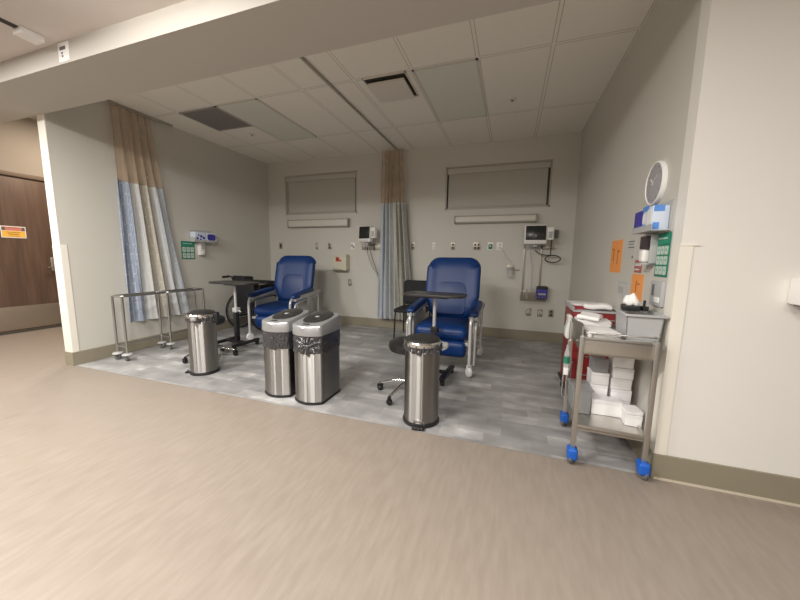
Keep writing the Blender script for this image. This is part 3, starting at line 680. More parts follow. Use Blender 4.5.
# ================================================================ BINS
def bin_profile(hw, depth, bow, n=14):
    pts = []
    for k in range(n + 1):
        t = -1 + 2 * k / n; x = hw * t; y = -depth / 2 - bow * (1 - t * t); pts.append((x, y))
    # rounded back corners
    r = .07
    for k in range(6):
        a = R(0 + 90 * k / 5); pts.append((hw - r + r * cos(a), depth / 2 - r + r * sin(a)))
    for k in range(6):
        a = R(90 + 90 * k / 5); pts.append((-hw + r + r * cos(a), depth / 2 - r + r * sin(a)))
    return pts
def soften(pts, r=.03):
    return [(p.x, p.y) for p in fillet([(x, y, 0) for x, y in pts], r, 2, closed=True)]
def sensor_bin(x, y, label, knot):
    t = thing('sensor_bin', label, 'trash bin', (x, y, 0), 0, 'tall stainless bins with silver sensor lids')
    hw, dp_ = .138, .365
    P0 = soften([(x_ * (1 if y_ > -.1 else .985), y_) for x_, y_ in bin_profile(hw, dp_ - .03, .055)], .06); sc = lambda k: [(a * k, b_ * k) for a, b_ in P0]
    MB().prism(sc(1.015), 0, .022, .004).obj('base_ring', BLACK, t)
    MB().prism(sc(.985), .02, .565).obj('body', STEEL, t, ang=.5)
    # bag overhang
    n = len(P0); random.seed(int(abs(x) * 100))
    def bag(u, v_):
        i = u * n; a = P0[int(i) % n]; b_ = P0[(int(i) + 1) % n]; f_ = i - int(i)
        px, py = a[0] + (b_[0] - a[0]) * f_, a[1] + (b_[1] - a[1]) * f_
        kx = px - .03; kz = (.575 - v_ * .15) - .50; rr = math.hypot(kx, kz); ang_ = math.atan2(kz, kx)
        fr = (1 if py < -.12 else 0) * math.exp(-rr * 9) * (1 if knot else .4)
        g_ = 1.012 + .006 * sin(u * 2 * pi * 19 + v_ * 6) + .004 * sin(u * 2 * pi * 43 - 7 * v_ + 2 * sin(u * 40)) + .05 * fr * sin(ang_ * 11)
        hem = .006 * sin(u * 2 * pi * 4) + .003 * sin(u * 2 * pi * 9 + 1)
        return (px * g_, py * g_, .575 - v_ * (.145 + hem))
    MB().sheet(bag, 300, 22).obj('bag_overhang', BAG, t)
    if knot:
        mb = MB()
        for k in range(9):
            a = R(200 + k * 17.5); mb.tube([(.02, -.224, .50), (.02 + .04 * cos(a), -.224, .50 + .03 * sin(a) + .01), (.02 + .11 * cos(a) * .9, -.212, .51 + .055 * abs(sin(a)) )], .005, 6)
        mb.rbox((.03, -.222, .485), (.022, .012, .02), .01, n=4)
        mb.tube([(.03, -.222, .47), (.05, -.224, .44), (.045, -.22, .415)], .007, 6)
        mb.obj('bag_knot', BAG, t, label='gathered knot of the dark bag')
    # lid: sloping silver frame
    b = bmesh.new(); lo = sc(1.03); up = sc(.985)
    A = [b.verts.new((x_, y_, .575)) for x_, y_ in lo]
    zt = lambda y_: .655 + .055 * (y_ + .2) / .38
    B = [b.verts.new((x_, y_, zt(y_) - .012)) for x_, y_ in sc(1.02)]; C = [b.verts.new((x_, y_, zt(y_))) for x_, y_ in up]
    n = len(A)
    D = [b.verts.new((x_ * .8, y_ * .74, zt(y_ * .74) + .006)) for x_, y_ in up]
    for Q, W in ((A, B), (B, C), (C, D)):
        for i in range(n): b.faces.new((Q[i], Q[(i + 1) % n], W[(i + 1) % n], W[i]))
    b.faces.new(A[::-1]); b.faces.new(D); bmesh.ops.recalc_face_normals(b, faces=b.faces)
    m = MB(); m._merge(b); lid = m.obj('lid', SILVER, t, ang=.5)
    b = bmesh.new(); ell = [(.112 * cos(2 * pi * k / 40) , .005 + .158 * math.copysign(abs(sin(2 * pi * k / 40)) ** .85, sin(2 * pi * k / 40))) for k in range(40)]
    E1 = [b.verts.new((x_, y_, zt(y_) + .004)) for x_, y_ in ell]; E2 = [b.verts.new((x_ * .95, y_ * .95, zt(y_) + .013)) for x_, y_ in ell]
    E3 = [b.verts.new((x_ * .5, y_ * .5, zt(y_ * .5) + .018)) for x_, y_ in ell]
    for Q, W in ((E1, E2), (E2, E3)):
        for i in range(40): b.faces.new((Q[i], Q[(i + 1) % 40], W[(i + 1) % 40], W[i]))
    b.faces.new(E1[::-1]); b.faces.new(E3); bmesh.ops.recalc_face_normals(b, faces=b.faces)
    m = MB(); m._merge(b); m.obj('flap', BLACKG, lid, label='glossy black swing flap', ang=.5)
    MB().box(-.03, .03, -.185, -.165, .655, .667, .004, mtx=rot('X', 8, (0, -.17, .66))).obj('sensor_window', BLACK, lid)
    MB().box(-.012, .018, -.03, .01, .695, .702, .002).obj('lid_emblem', GREYP, lid)
    return t
sensor_bin(-1.53, 2.335, 'silver-lidded stainless bin with knotted dark bag, front one of the pair', True)
sensor_bin(-1.865, 2.36, 'silver-lidded stainless bin half hidden behind its twin', False)
def step_bin(x, y, rz, label):
    t = thing('step_bin', label, 'trash bin', (x, y, 0), R(rz), 'round stainless step bins')
    r = .13
    MB().lathe([(0, 0), (r + .006, 0), (r + .008, .012), (r + .002, .028), (0, .028)], seg=48).obj('base_ring', BLACK, t)
    MB().lathe([(0, .02), (r - .003, .02), (r - .003, .565), (0, .565)], seg=64).obj('body', STEEL, t, ang=.5)
    def bag(u, v_):
        a = 2 * pi * u; rr = r + .003 + .006 * sin(17 * a + 4 * v_) * (.3 + v_) + .004 * sin(31 * a)
        return (rr * cos(a), rr * sin(a), .60 - v_ * (.055 + .008 * sin(3 * a) + .003 * sin(7 * a + 1)))
    MB().sheet(bag, 200, 6).obj('bag_overhang', BAG, t)
    MB().lathe([(r - .012, .585), (r + .006, .585), (r + .008, .607), (r, .618), (r - .014, .618)], seg=48).obj('rim', CHROME, t)
    lid = MB().lathe([(0, .615), (r - .004, .612), (r - .008, .63), (r - .05, .645), (0, .65)], seg=48).obj('lid', mat('step_bin_lid', (.022, .021, .021), .4, noise=(5, .1, S1)), t)
    MB().tube([(r * .93 * cos(a), r * .93 * sin(a), .60 + .0 * a) for a in [R(-155 + 13 * k) for k in range(11)]], .013, 8).obj('front_lip', CHROME, lid)
    MB().box(-.035, .035, r - .01, r + .03, .52, .625, .008).obj('hinge', BLACK, t)
    MB().tube(fillet([(r * .9, .02, .60), (r + .045, .01, .595), (r + .05, -.01, .57), (r + .012, -.03, .555)], .02), .009, 8).rbox((r + .035, 0, .585), (.022, .028, .018), .01, n=4).obj('bag_twist', mat('bag_twist_plastic', (.28, .28, .27), .3, noise=(12, .5, S1)), t, label='twisted end of the grey bag')
    MB().box(-.045, .045, -r - .045, -r + .03, .006, .016, .004).obj('pedal', BLACK, t)
    MB().box(-.04, .04, -r - .002, -r + .01, .045, .052, .001).box(-.04, -.036, -r - .002, -r + .01, .02, .052, .001).box(.036, .04, -r - .002, -r + .01, .02, .052, .001).obj('pedal_guard', CHROME, t)
    return t
step_bin(-.575, 2.215, 8, 'round stainless step bin alone at the front centre')
step_bin(-2.955, 2.40, -62, 'round stainless step bin beside the chrome hamper frame')

# ================================================================ CASTERS
def caster_bm(x, y, r=.03, col=BLACK, parent=None, name='caster', w=.022, top=None, yaw=0, hood=CHROME, twin=False):
    """wheel standing on z=0 with fork up to 'top'"""
    top = top or 2 * r + .03
    mt = M4.Translation((x, y, 0)) @ M4.Rotation(R(yaw), 4, 'Z')
    ry = M4.Rotation(R(90), 4, 'Y')
    m = MB(); m.lathe([(0, -w / 2), (r * .8, -w / 2), (r, -w / 4), (r, w / 4), (r * .8, w / 2), (0, w / 2)], seg=20, mtx=mt @ M4.Translation((0, 0, r)) @ ry)
    c = m.obj(name, col, parent)
    f = MB(); f.box(-w / 2 - .006, -w / 2 - .002, -.012, .012, r * .7, top, mtx=mt).box(w / 2 + .002, w / 2 + .006, -.012, .012, r * .7, top, mtx=mt).box(-w / 2 - .006, w / 2 + .006, -.016, .016, top - .008, top, mtx=mt)
    f.lathe([(0, 0), (.009, 0), (.009, .02), (0, .02)], c=(0, 0, top), seg=10, mtx=mt)
    f.obj('fork', hood, c)
    return c

# ================================================================ HAMPER FRAME
hp = thing('hamper_frame', 'empty chrome double hamper frame on casters by left curtain', 'hamper frame', (-4.175, 2.845, 0), R(1))
X1, X2 = -.045, .115; YY = (-.505, 0, .505); H = .735
for k in (0, 1):
    y0_, y1_ = (YY[0], YY[1] - .012) if k == 0 else (YY[1] + .012, YY[2])
    MB().tube(fillet([(X1, y0_, H), (X2, y0_, H), (X2, y1_, H), (X1, y1_, H)], .035, 4, closed=True), .012, 10, closed=True).obj('top_ring', TUBE, hp)
for y in YY:
    for x in (X1, X2):
        leg = MB().cyl((x, y, .085), (x, y, H), .0125).obj('leg', TUBE, hp)
        MB().lathe([(0, .066), (.045, .066), (.052, .074), (.045, .084), (0, .09)], c=(x, y, 0), seg=20).obj('bumper', SHELLG, leg)
        caster_bm(x, y, .032, DGREY, leg, w=.028, top=.066, yaw=20 if x > 0 else -10)
for y in YY: MB().cyl((X1, y, .16), (X2, y, .16), .008).obj('lower_bar', TUBE, hp)
MB().cyl((X1, YY[0], .16), (X1, YY[2], .16), .008).obj('lower_rail', TUBE, hp)

# ================================================================ RECLINERS
def recliner():
    t = thing('recliner_chair', '', 'recliner chair', (0, 0, 0), 0, 'blue vinyl treatment recliners on casters')
    # local: faces -y. front posts y=-.36, rear casters y=.45
    seat = MB().rbox((0, -.03, .425), (.285, .32, .075), (.06, .075, .072), .018, n=14).obj('seat', VINYL, t)
    MB().tube([(-.22, -.349, .425), (-.12, -.352, .425), (.12, -.352, .425), (.22, -.349, .425)], .004, 6).obj('seat_piping', VINYLD, seat)
    lr = MB().rbox((0, 0, 0), (.275, .07, .095), (.05, .068, .075), 0, n=14).obj('leg_rest', VINYL, t)
    lr.location = (0, -.275, .262); lr.rotation_euler = (R(8), 0, 0)
    def shape(c):
        # wider wings at mid, rounded crown, waist near the seat
        z = c.z; k = 1.0
        if z < -.14: k = 1 - .14 * min(1, (-.14 - z) / .08)
        c.x *= k
        if abs(c.x) > .2 and z < .25: c.y -= .035 * (abs(c.x) - .2) / .1 * max(0, min(1, (z + .36) / .1))
        return c
    back = MB().rbox((0, 0, 0), (.332, .08, .385), (.15, .07, .16), 0, n=16, fn=shape).obj('backrest', VINYL, t)
    back.location = (0, .39, .845); back.rotation_euler = (R(-15), 0, 0)
    def arch(u, n=20): pass
    m = MB()
    pr = [(-.175, -.34), (.175, -.34), (.185, -.05), (.155, .04), (.10, .06), (-.10, .06), (-.155, .04), (-.185, -.05)]
    m.prism([(p.x, p.y) for p in fillet([(a, b_, 0) for a, b_ in pr], .06, 5, closed=True)], 0, .024, .012, mtx=M4.Translation((0, -.062, 0)) @ M4.Rotation(R(90), 4, 'X'))
    m.obj('lumbar_pad', VINYLD, back)
    out = fillet([(-.28, -.066, -.18), (-.285, -.068, .2), (-.26, -.066, .30), (.26, -.066, .30), (.285, -.068, .2), (.28, -.066, -.18)], .14, 8)
    MB().tube(out, .006, 6).obj('back_piping', VINYL, back)
    for sx in (-1, 1):
        arm = MB().rbox((sx * .335, -.03, .665), (.05, .30, .032), (.03, .05, .03), .006, n=8, fn=lambda c: V((c.x, c.y, c.z + .06 * (c.y + .3) / .6 - .03))).obj('armrest', VINYLD, t)
        MB().box(sx * .335 - .042, sx * .335 + .042, -.30, .30, .60, .645, .012, mtx=rot('X', 5, (0, 0, .62))).box(sx * .385 - .008 , sx * .385 + .008, -.18, .46, .60, .66, .006, mtx=rot('X', 3, (0, 0, .62))).obj('arm_shell', SHELLG, arm)
        MB().tube(fillet([(sx * .32, -.37, .10), (sx * .32, -.37, .60), (sx * .335, -.20, .635)], .08, 6), .017, 12).obj('front_post', FRAMEW, t)
        MB().tube(fillet([(sx * .36, -.32, .11), (sx * .365, -.32, .53), (sx * .365, -.18, .56), (sx * .365, .42, .60)], .06, 6), .013, 12).tube([(sx * .36, .43, .11), (sx * .365, .42, .60)], .015, 12).obj('side_frame', FRAMEW, t)
        MB().prism([(p.x, p.y) for p in fillet([(-.20, .33, 0), (.30, .33, 0), (.34, .50, 0), (.30, .575, 0), (-.20, .565, 0)], .05, 4, closed=True)], -.008, .008, .004,
                   mtx=M4.Translation((sx * .335, 0, 0)) @ M4(((0, 0, 1, 0), (1, 0, 0, 0), (0, 1, 0, 0), (0, 0, 0, 1)))).obj('side_panel', SHELLG, t)
        MB().box(sx * .385 - .012, sx * .385 + .012, .02, .10, .48, .66, .006).obj('recline_bracket', SILVER, t)
        caster_bm(sx * .32, -.37, .052, CASTW, t, w=.036, top=.125, yaw=35 * sx, hood=CASTW)
        caster_bm(sx * .36, .43, .052, CASTW, t, w=.036, top=.125, yaw=-25, hood=CASTW)
    MB().box(-.33, .33, -.30, -.27, .30, .335, .006).box(-.33, .33, .38, .41, .30, .335, .006).box(-.30, .30, -.25, .36, .335, .35).cyl((-.36, .42, .2), (.36, .42, .2), .012).obj('under_frame', FRAMEW, t)
    return t
r1 = recliner(); r1.location = (-3.225, 3.99, 0); r1['label'] = 'blue vinyl recliner on silver frame in the left half of the bay'
r1.rotation_euler = (0, 0, R(8))
r2 = copy_tree(r1); r2.location = (-.665, 3.60, 0); r2.rotation_euler = (0, 0, 0); r2['label'] = 'blue vinyl recliner on silver frame behind the front centre step bin'

# ================================================================ OVERBED TABLES
def overbed(x, y, rz, h, label, top_len, lever=None):
    t = thing('overbed_table', label, 'overbed table', (x, y, 0), R(rz), 'dark-topped overbed tables')
    P0 = rrect(top_len / 2, .17, .13, 8)
    MB().prism(P0, h - .022, h, .006).obj('tabletop', TTOP, t)
    MB().box(-.14, .14, -.05, .05, h - .045, h - .022, .005).obj('top_bracket', BLACK, t)
    col = MB().cyl((0, 0, .44), (0, 0, h - .04), .017).obj('inner_column', FRAMEW, t)
    MB().box(-.024, .024, -.028, .028, .07, .50, .006).obj('outer_column', BLACK, t)
    MB().box(-.03, .045, -.035, .035, .47, .53, .008).cyl((.03, 0, .50), (.085, 0, .475), .007).obj('height_lever', lever or FRAMEW, t)
    MB().box(-.21, .16, -.024, .024, .055, .085, .006).obj('cross_bar', BLACK, t)
    for sx in (-.20, .15):
        ft = MB().box(sx - .026, sx + .026, -.21, .21, .052, .088, .01).obj('foot', BLACK, t)
        for sy in (-.185, .185): caster_bm(sx, sy, .022, BLACK, ft, w=.03, top=.055, hood=BLACK)
    return t
overbed(-3.385, 3.25, -2, .865, 'dark oval-ended overbed table in front of the wheelchair', .68)
overbed(-.69, 3.10, -4, .86, 'dark overbed table pulled across the right recliner', .62, BLACK)

# ================================================================ STOOLS
def stool(x, y, rz, label):
    t = thing('rolling_stool', label, 'stool', (x, y, 0), R(rz), 'black rolling stools with chrome five-star bases')
    MB().lathe([(0, .40), (.13, .40), (.165, .41), (.178, .44), (.175, .475), (.15, .492), (.08, .50), (0, .50)], seg=40).obj('seat', mat('stool_vinyl', (.016, .015, .015), .4, noise=(10, .2, S1)), t)
    MB().cyl((0, 0, .12), (0, 0, .26), .027).cyl((0, 0, .26), (0, 0, .40), .014).obj('gas_column', CHROME, t)
    MB().lathe([(0, .37), (.07, .38), (.075, .40), (0, .40)], seg=20).obj('seat_mount', BLACK, t)
    for k in range(5):
        a = 2 * pi * k / 5
        l = MB().tube([(.02 * cos(a), .02 * sin(a), .125), (.12 * cos(a), .12 * sin(a), .115), (.265 * cos(a), .265 * sin(a), .072)], .020, 10, r2=.011).obj('leg', CHROME, t)
        caster_bm(.268 * cos(a), .268 * sin(a), .026, BLACK, l, w=.038, top=.058, yaw=math.degrees(a) + 40, hood=BLACK)
    return t
stool(-.80, 2.61, 36, 'black round rolling stool behind the front centre step bin')
stool(-3.31, 2.77, -34, 'black round rolling stool behind the left step bin')

# ================================================================ SIDE CHAIR
c = thing('side_chair', 'black armless side chair against back wall behind right recliner', 'chair', (-1.375, 4.66, 0))
MB().rbox((0, -.02, .43), (.235, .225, .03), .025, .006, n=8).obj('seat', BLKFAB, c)
bk = MB().rbox((0, 0, 0), (.225, .022, .19), (.05, .02, .05), 0, n=8).obj('backrest', BLKFAB, c); bk.location = (0, .215, .67); bk.rotation_euler = (R(-10), 0, 0)
for sx in (-1, 1):
    MB().cyl((sx * .225, -.22, 0), (sx * .215, -.20, .42), .011).obj('leg', BLACK, c)
    MB().tube(fillet([(sx * .225, .24, 0), (sx * .215, .19, .42), (sx * .215, .25, .78)], .08), .011).obj('leg', BLACK, c)
    MB().cyl((sx * .215, -.21, .40), (sx * .215, .20, .40), .010).obj('seat_rail', BLACK, c)

# ================================================================ WHEELCHAIR (faces the back wall)
w = thing('wheelchair', 'black wheelchair parked in the left back corner behind the table', 'wheelchair', (-3.985, 4.18, 0), R(-4))
ry = M4.Rotation(R(90), 4, 'Y')
for sx in (-1, 1):
    x = sx * .265
    wh = MB().tube([(x, -.0 + .29 * cos(2 * pi * k / 48), .305 + .29 * sin(2 * pi * k / 48)) for k in range(48)], .0135, 8, closed=True).obj('wheel', RUBBER, w)
    mb = MB().tube([(x, .262 * cos(2 * pi * k / 48), .305 + .262 * sin(2 * pi * k / 48)) for k in range(48)], .007, 6, closed=True)
    mb.obj('rim', DGREY, wh)
    mb = MB()
    for k in range(18):
        a = 2 * pi * k / 18; mb.cyl((x, .02 * cos(a), .305 + .02 * sin(a)), (x, .262 * cos(a), .305 + .262 * sin(a)), .002, seg=5)
    mb.lathe([(0, -.025), (.025, -.025), (.025, .025), (0, .025)], seg=14, mtx=M4.Translation((x, 0, .305)) @ ry)
    mb.obj('spokes', DGREY, wh)
    MB().tube([(x + sx * .025, .24 * cos(2 * pi * k / 40), .305 + .24 * sin(2 * pi * k / 40)) for k in range(40)], .006, 6, closed=True).obj('hand_rim', DGREY, wh)
    xi = sx * .215
    MB().tube(fillet([(xi, -.30, .875), (xi, -.20, .88), (xi, -.17, .80), (xi, -.17, .22), (xi, .40, .22), (xi, .44, .50), (xi, .44, .52)], .04), .012).tube([(xi, -.17, .50), (xi, .44, .50)], .012).obj('side_frame', BLACK, w)
    MB().cyl((xi, -.36, .872), (xi, -.25, .877), .019).obj('push_handle', RUBBER, w)
    arm = MB().rbox((sx * .235, .10, .735), (.03, .19, .018), .014, n=6).obj('armrest', BLACK, w)
    MB().tube(fillet([(sx * .235, -.10, .52), (sx * .235, -.08, .715), (sx * .235, .26, .715), (sx * .235, .30, .52)], .04), .009).box(sx * .235 - .004, sx * .235 + .004, -.13, .36, .36, .71).obj('arm_frame', BLACK, arm)
    caster_bm(xi, .40, .07, RUBBER, w, w=.025, top=.20, hood=BLACK, yaw=10 * sx)
    MB().tube(fillet([(xi, .44, .46), (xi, .56, .30), (xi, .62, .12)], .05), .010).box(xi - .07, xi + .05, .56, .68, .10, .115, .003).obj('footrest', BLACK, w)
MB().rbox((0, .12, .50), (.215, .24, .018), .015, n=6).obj('seat', BLKFAB, w)
MB().rbox((0, -.175, .60), (.215, .014, .29), .012, n=6).obj('backrest', BLKFAB, w)
MB().tube([(-.2, -.12, .24), (.2, .36, .48)], .009).tube([(.2, -.12, .24), (-.2, .36, .48)], .009).obj('cross_brace', BLACK, w)
q = tag(MB().rbox((0, 0, 0), (.27, .11, .02), .018, .004, n=8).obj('seat_cushion', BLKFAB, loc=(-3.955, 4.34, .778)), 'thin black cushion lying across the wheelchair arms beside the blue recliner', 'cushion')
q.rotation_euler = (0, 0, R(-4))

# ================================================================ STEEL CART
ct = thing('utility_cart', 'stainless steel utility cart with blue casters at the bay corner', 'cart', (.595, 2.245, 0), R(-3))
hx, hy = .175, .235
MB().box(-hx, hx, -hy, hy, .675, .683).box(-hx, hx, -hy, -hy + .012, .675, .775, .002).box(-hx, hx, hy - .012, hy, .675, .775, .002).box(-hx, -hx + .012, -hy, hy, .675, .775, .002).box(hx - .012, hx, -hy, hy, .675, .775, .002).box(-hx, hx, -hy, hy, .755, .762).obj('top_tray', STEELF, ct)
MB().box(-hx, hx, -hy, hy, .225, .233).box(-hx, hx, -hy, -hy + .01, .215, .25, .002).box(-hx, hx, hy - .01, hy, .215, .25, .002).box(-hx, -hx + .01, -hy, hy, .215, .25, .002).box(hx - .01, hx, -hy, hy, .215, .25, .002).obj('lower_shelf', STEELF, ct)
for sx in (-1, 1):
    for sy in (-1, 1):
        lg = MB().box(sx * hx - .013, sx * hx + .013, sy * hy - .013, sy * hy + .013, .10, .78, .004).obj('leg', STEELF, ct)
        cc = MB().lathe([(0, -.014), (.032, -.014), (.04, -.006), (.04, .006), (.032, .014), (0, .014)], seg=20, mtx=M4.Translation((sx * hx, sy * hy, .04)) @ M4.Rotation(R(25 * sx), 4, 'Z') @ ry).obj('caster', DGREY, lg)
        MB().rbox((sx * hx, sy * hy, .068), (.027, .036, .034), .012, n=5).obj('caster_hood', BCAST, cc, label='bright blue caster hood')
MB().prism([(-.235, .775), (-.235, .835), (-.20, .845), (.235, .80), (.235, .775)], -hx - .004, -hx + .004, mtx=M4(((0, 0, 1, 0), (1, 0, 0, 0), (0, 1, 0, 0), (0, 0, 0, 1)))).obj('end_plate', STEELF, ct)
MB().tube(fillet([(-hx + .05, -hy, .775), (-hx + .05, -hy, .80), (hx, -hy, .80), (hx, hy, .80), (-hx + .05, hy, .80), (-hx + .05, hy, .775)], .02), .005, 8).obj('guard_rail', CHROME, ct)

def loose(name, label, cat, mb, m, loc, rz=0, group=None, rx_=0, ry_=0):
    o = mb.obj(name, m); o.location = loc; o.rotation_euler = (R(rx_), R(ry_), R(rz)); return tag(o, label, cat, group)
# grey bin on top tray
gz = .763
bn = thing('storage_bin', 'open grey plastic bin standing on the steel cart top', 'storage bin', (.712, 2.17, gz), R(-3))
m = MB(); ow = .085; od = .125
m.prism([(p[0], p[1]) for p in rrect(ow * .9, od * .9, .01)], 0, .006)
for (x0, x1, y0_, y1_) in ((-ow, ow, -od, -od + .006), (-ow, ow, od - .006, od), (-ow, -ow + .006, -od, od), (ow - .006, ow, -od, od)):
    b = bmesh.new(); bmesh.ops.create_cube(b, size=1)
    for v_ in b.verts:
        x = x0 if v_.co.x < 0 else x1; y = y0_ if v_.co.y < 0 else y1_; k = .90 if v_.co.z < 0 else 1
        v_.co = V((x * k, y * k, 0 if v_.co.z < 0 else .145))
    m._merge(b)
m.obj('bin_body', GREYP, bn, smooth=False)
MB().box(-ow - .012, ow + .012, -od - .012, -od + .004, .14, .152, .003).box(-ow - .012, ow + .012, od - .004, od + .012, .14, .152, .003).box(-ow - .012, -ow + .004, -od, od, .14, .152, .003).box(ow - .004, ow + .012, -od, od, .14, .152, .003).obj('bin_rim', GREYP, bn)
MB().box(-ow + .004, ow - .004, -od + .008, od - .008, .125, .132).obj('bin_contents', GREYP, bn)
# tissue box on the bin
tb = thing('tissue_box', 'small black box with white tissue on the grey bin rim', 'tissue box', (.678, 2.20, gz + .153), R(-8))
MB().box(-.042, .042, -.045, .045, 0, .032, .004).obj('box', BLACK, tb)
def tis(c): c = V(c); c.x *= 1 - .55 * max(0, c.z / .035); c.y *= 1 - .5 * max(0, c.z / .035); c.z += .006 * sin(c.x * 160) ; return c
MB().rbox((0, 0, .062), (.038, .03, .035), .02, n=8, fn=tis).obj('tissue', PAPER, tb)
q = loose('black_clip', 'small black clip beside the tissue box on the grey bin', 'clip', MB().box(-.016, .016, -.02, .02, 0, .028, .004).box(-.006, .006, -.004, .004, .028, .062, .002), BLACK, (.746, 2.20, gz + .153), 10)
# papers on the cart top
PG = 'white papers and packets on the steel cart top'
def stack(x, y, z, w_, l_, n, rz, label, mname=PAPER):
    mb = MB(); random.seed(int(x * 1000 + z * 99))
    for k in range(n):
        mb.box(-w_ / 2, w_ / 2, -l_ / 2, l_ / 2, k * .007, k * .007 + .0055, .001, mtx=M4.Translation((random.uniform(-.006, .006), random.uniform(-.006, .006), 0)) @ M4.Rotation(R(random.uniform(-3, 3)), 4, 'Z'))
    return loose('paper_stack', label, 'papers', mb, mname, (x, y, z), rz, PG)
stack(.515, 2.13, .763, .16, .20, 6, 3, 'low stack of white papers at the front of the steel cart')
stack(.53, 2.385, .763, .19, .155, 8, -4, 'taller stack of white papers at the rear of the steel cart')
q = loose('white_packet', 'soft white packet lying on the rear papers of steel cart', 'packet', MB().rbox((0, 0, .014), (.065, .09, .014), .012, .004, n=8, fn=lambda c: V((c.x, c.y, c.z + .004 * sin(40 * c.y + 30 * c.x)))), PAPER, (.515, 2.385, .822), -20, PG)
# cartons on the lower shelf
CG = 'white cartons on the lower shelf of the steel cart'
def carton(x, y, z, w_, l_, h_, rz, label, lid=True):
    t = thing('carton', label, 'box', (x, y, z), R(rz), CG)
    MB().box(-w_ / 2, w_ / 2, -l_ / 2, l_ / 2, 0, h_ - .004, .0015).obj('carton_body', CARD, t)
    if lid: MB().box(-w_ / 2 - .001, w_ / 2 + .001, -l_ / 2 - .001, l_ / 2 + .001, h_ * .72, h_ - .002, .001).obj('carton_lid', mat('carton_lid', (.78, .77, .78), .5, noise=(3, .03, S1)), t)
    return t
zz = .235
carton(.622, 2.275, zz, .165, .085, .098, -2, 'wide low white carton in front of the two tall stacks')
carton(.738, 2.19, zz, .085, .11, .068, -4, 'small white carton at the right front of the lower shelf')
carton(.737, 2.19, zz + .069, .083, .10, .022, 5, 'flat white carton lying on the small front right carton')
nm = ('lowest', 'second from bottom', 'middle', 'second from top', 'topmost')
for k in range(5): carton(.718 + .003 * (k % 2), 2.392 + .002 * (k % 3), zz + k * .0725, .112, .12, .0715, -1.5 + 2 * (k % 2), 'white carton, %s in the tall right-hand stack of five' % nm[k])
nm = ('lowest', 'middle', 'topmost')
for k in range(3): carton(.594, 2.392, zz + k * .081, .100, .115, .0795, -2 + 2 * k, 'white carton, %s of the stack of three beside the tall stack' % nm[k])
q = loose('plastic_case', 'grey translucent case on the three-carton stack under tray', 'case', MB().box(-.042, .042, -.055, .055, 0, .075, .004).box(-.045, .045, -.058, .058, .075, .085, .003), SMOKE, (.592, 2.392, zz + 3 * .081 + .001), 3)
q = loose('plastic_tote', 'grey clear tote at the left rear of the lower shelf', 'tote', MB().prism(rrect(.05, .09, .012), 0, .15, .004, top=1.08).box(-.06, .06, -.10, .10, .15, .16, .003), SMOKE, (.475, 2.30, zz), 2)
q = thing('spray_bottle', 'clear bottle with green label hanging at steel cart left', 'bottle', (.385, 2.30, .50))
MB().lathe([(0, 0), (.016, 0), (.019, .06), (.016, .10), (.007, .13), (.007, .15), (0, .15)], seg=16).obj('bottle_body', CLEAR, q)
MB().lathe([(.0195, .03), (.0195, .075)], seg=16).obj('green_band', GREEN, q)
MB().box(-.014, .014, -.014, .014, -.05, -.002, .004).obj('white_cap', PAPER, q)
MB().tube([(0, 0, .15), (0, 0, .18), (.02, 0, .19)], .003, 6).obj('hook', CHROME, q)

# ================================================================ RED CART
rc = thing('red_cart', 'red supply cart on black casters behind the steel cart', 'cart', (.655, 3.11, 0))
MB().box(-.145, .145, -.22, .22, .13, .79, .006).obj('body', REDP, rc)
MB().box(-.152, .152, -.228, .228, .79, .803, .004).box(-.152, -.146, -.228, .228, .80, .83, .002).box(-.152, .152, .222, .228, .80, .83, .002).obj('top', GREYP, rc)
for k in range(4):
    dr = MB().box(-.130, .130, -.226, -.22, .16 + k * .155, .30 + k * .155, .003).obj('drawer', REDP, rc)
    MB().box(-.06, .06, -.236, -.226, .27 + k * .155, .28 + k * .155, .003).obj('handle', CHROME, dr)
MB().box(-.165, .15, -.235, .235, .105, .13, .008).obj('bumper', BLACK, rc)
for sx in (-1, 1):
    for sy in (-1, 1): caster_bm(sx * .125, sy * .19, .035, BLACK, rc, w=.025, top=.10, yaw=20 * sx)
# chrome rail at the near left foot
MB().tube(fillet([(-.15, -.22, .40), (-.19, -.24, .38), (-.19, -.24, .08), (-.12, -.26, .06)], .03), .009).tube(fillet([(-.13, -.235, .40), (-.15, -.29, .38), (-.15, -.29, .08), (-.10, -.29, .06)], .03), .009).obj('push_rail', CHROME, rc)
q = loose('paper_pad', 'white paper pad on the far side of the red cart top', 'papers', MB().box(-.11, .11, -.09, .09, 0, .02, .003), PAPER, (.65, 3.22, .804), 4)
q = loose('red_folder', 'dark red folder lying between papers on the red cart', 'folder', MB().box(-.12, .06, -.07, .07, 0, .012, .002), mat('folder_red', (.36, .02, .04), .5, noise=(4, .1, S1)), (.64, 3.02, .804), -6)
q = loose('white_packet', 'puffy white packet on the red folder of the red cart', 'packet', MB().rbox((0, 0, .018), (.10, .07, .018), .015, .006, n=8, fn=lambda c: V((c.x, c.y, c.z + .005 * sin(35 * c.x)))), PAPER, (.69, 2.97, .817), -12)
q = loose('supply_bag', 'white plastic supply bag hanging off the red cart side', 'bag', MB().rbox((0, 0, 0), (.02, .05, .10), .018, 0, n=10, fn=lambda c: V((c.x + .008 * sin(30 * c.z), c.y + .01 * sin(22 * c.z + 1), c.z))), mat('bag_white', (.72, .72, .70), .35, noise=(20, .1, S1)), (.483, 2.93, .66), 0)
MB().box(-.028, -.02, -.035, .03, -.06, .0, .003).obj('green_label', GREENL, q)

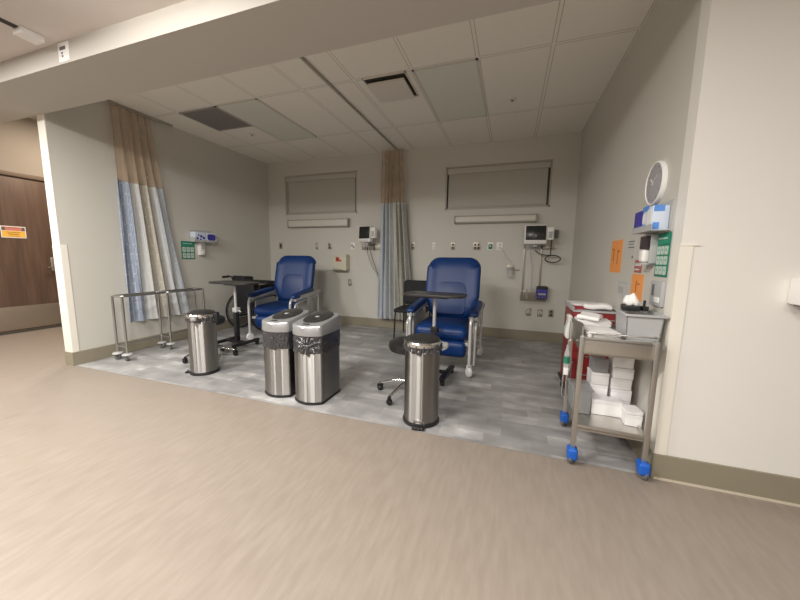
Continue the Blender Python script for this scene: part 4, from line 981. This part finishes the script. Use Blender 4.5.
# ================================================================ LIGHT
def area(name, loc, sx, sy, power, col, rotx=0, spread=180):
    l = bpy.data.lights.new(name, 'AREA'); l.shape = 'RECTANGLE'; l.size = sx; l.size_y = sy; l.energy = power; l.color = col; l.spread = R(spread)
    o = bpy.data.objects.new(name, l); COL.objects.link(o); o.location = loc; o.rotation_euler = (R(rotx), 0, 0); return o
WARM = (1, .962, .915)
# ceiling troffers of the front hall, each with a modelled frame; lamps sit in them
LAMPS = [(-4.9, .6, 60), (-3.3, .55, 70), (-1.5, .35, 60), (.3, -.3, 36), (-3.4, -1.4, 50), (-1.2, -1.6, 50), (1.4, -1.8, 40)]
for i, (x, y, pw) in enumerate(LAMPS):
    t = thing('hall_light', 'lit rectangular ceiling light of the hall in front of the bay', 'ceiling light', (x, y, HF), 0, 'lit hall ceiling lights')
    MB().box(-.31, .31, -.16, -.14, -.012, 0).box(-.31, .31, .14, .16, -.012, 0).box(-.31, -.29, -.16, .16, -.012, 0).box(.29, .31, -.16, .16, -.012, 0).obj('frame', TWHITE, t, smooth=False)
    area('hall_lamp', (x, y, HF - .014), .56, .26, pw, WARM)
area('corridor_lamp', (-5.9, 3.4, 3.18), .4, .4, 44, (1, .80, .62))
wl = thing('wall_washer', 'lit linear light washing the soffit face in front of the bay', 'ceiling light', (-2.0, 1.0, HF))
MB().box(-.62, .62, -.05, .05, -.03, 0, .004).obj('housing', TWHITE, wl)
area('washer_lamp', (-2.0, 1.06, HF - .045), 1.1, .05, 5, (1, .95, .88), 62)
w_ = bpy.data.worlds.new('world'); SC.world = w_; w_.use_nodes = True
w_.node_tree.nodes['Background'].inputs[0].default_value = (.5, .5, .5, 1); w_.node_tree.nodes['Background'].inputs[1].default_value = .05

# ================================================================ CAMERA
F = V((-0.3196002, 0.93873195, -0.1289885)); Rv = V((0.94596656, 0.32396783, 0.0138606)); U = V((-0.05479952, 0.11758896, 0.99154922))
cd = bpy.data.cameras.new('camera'); cam = bpy.data.objects.new('camera', cd); COL.objects.link(cam)
cd.sensor_fit = 'HORIZONTAL'; cd.sensor_width = 36; cd.lens = 321.01 / 800 * 36; cd.clip_start = .02
cam.matrix_world = M4(((Rv.x, U.x, -F.x, 0), (Rv.y, U.y, -F.y, 0), (Rv.z, U.z, -F.z, 1.2), (0, 0, 0, 1)))
SC.camera = cam
SC.view_settings.view_transform = 'Standard'
SC.view_settings.exposure = .24
SC.view_settings.gamma = 1.0
SC.cycles.diffuse_bounces = 6; SC.cycles.max_bounces = 10; SC.cycles.transparent_max_bounces = 12
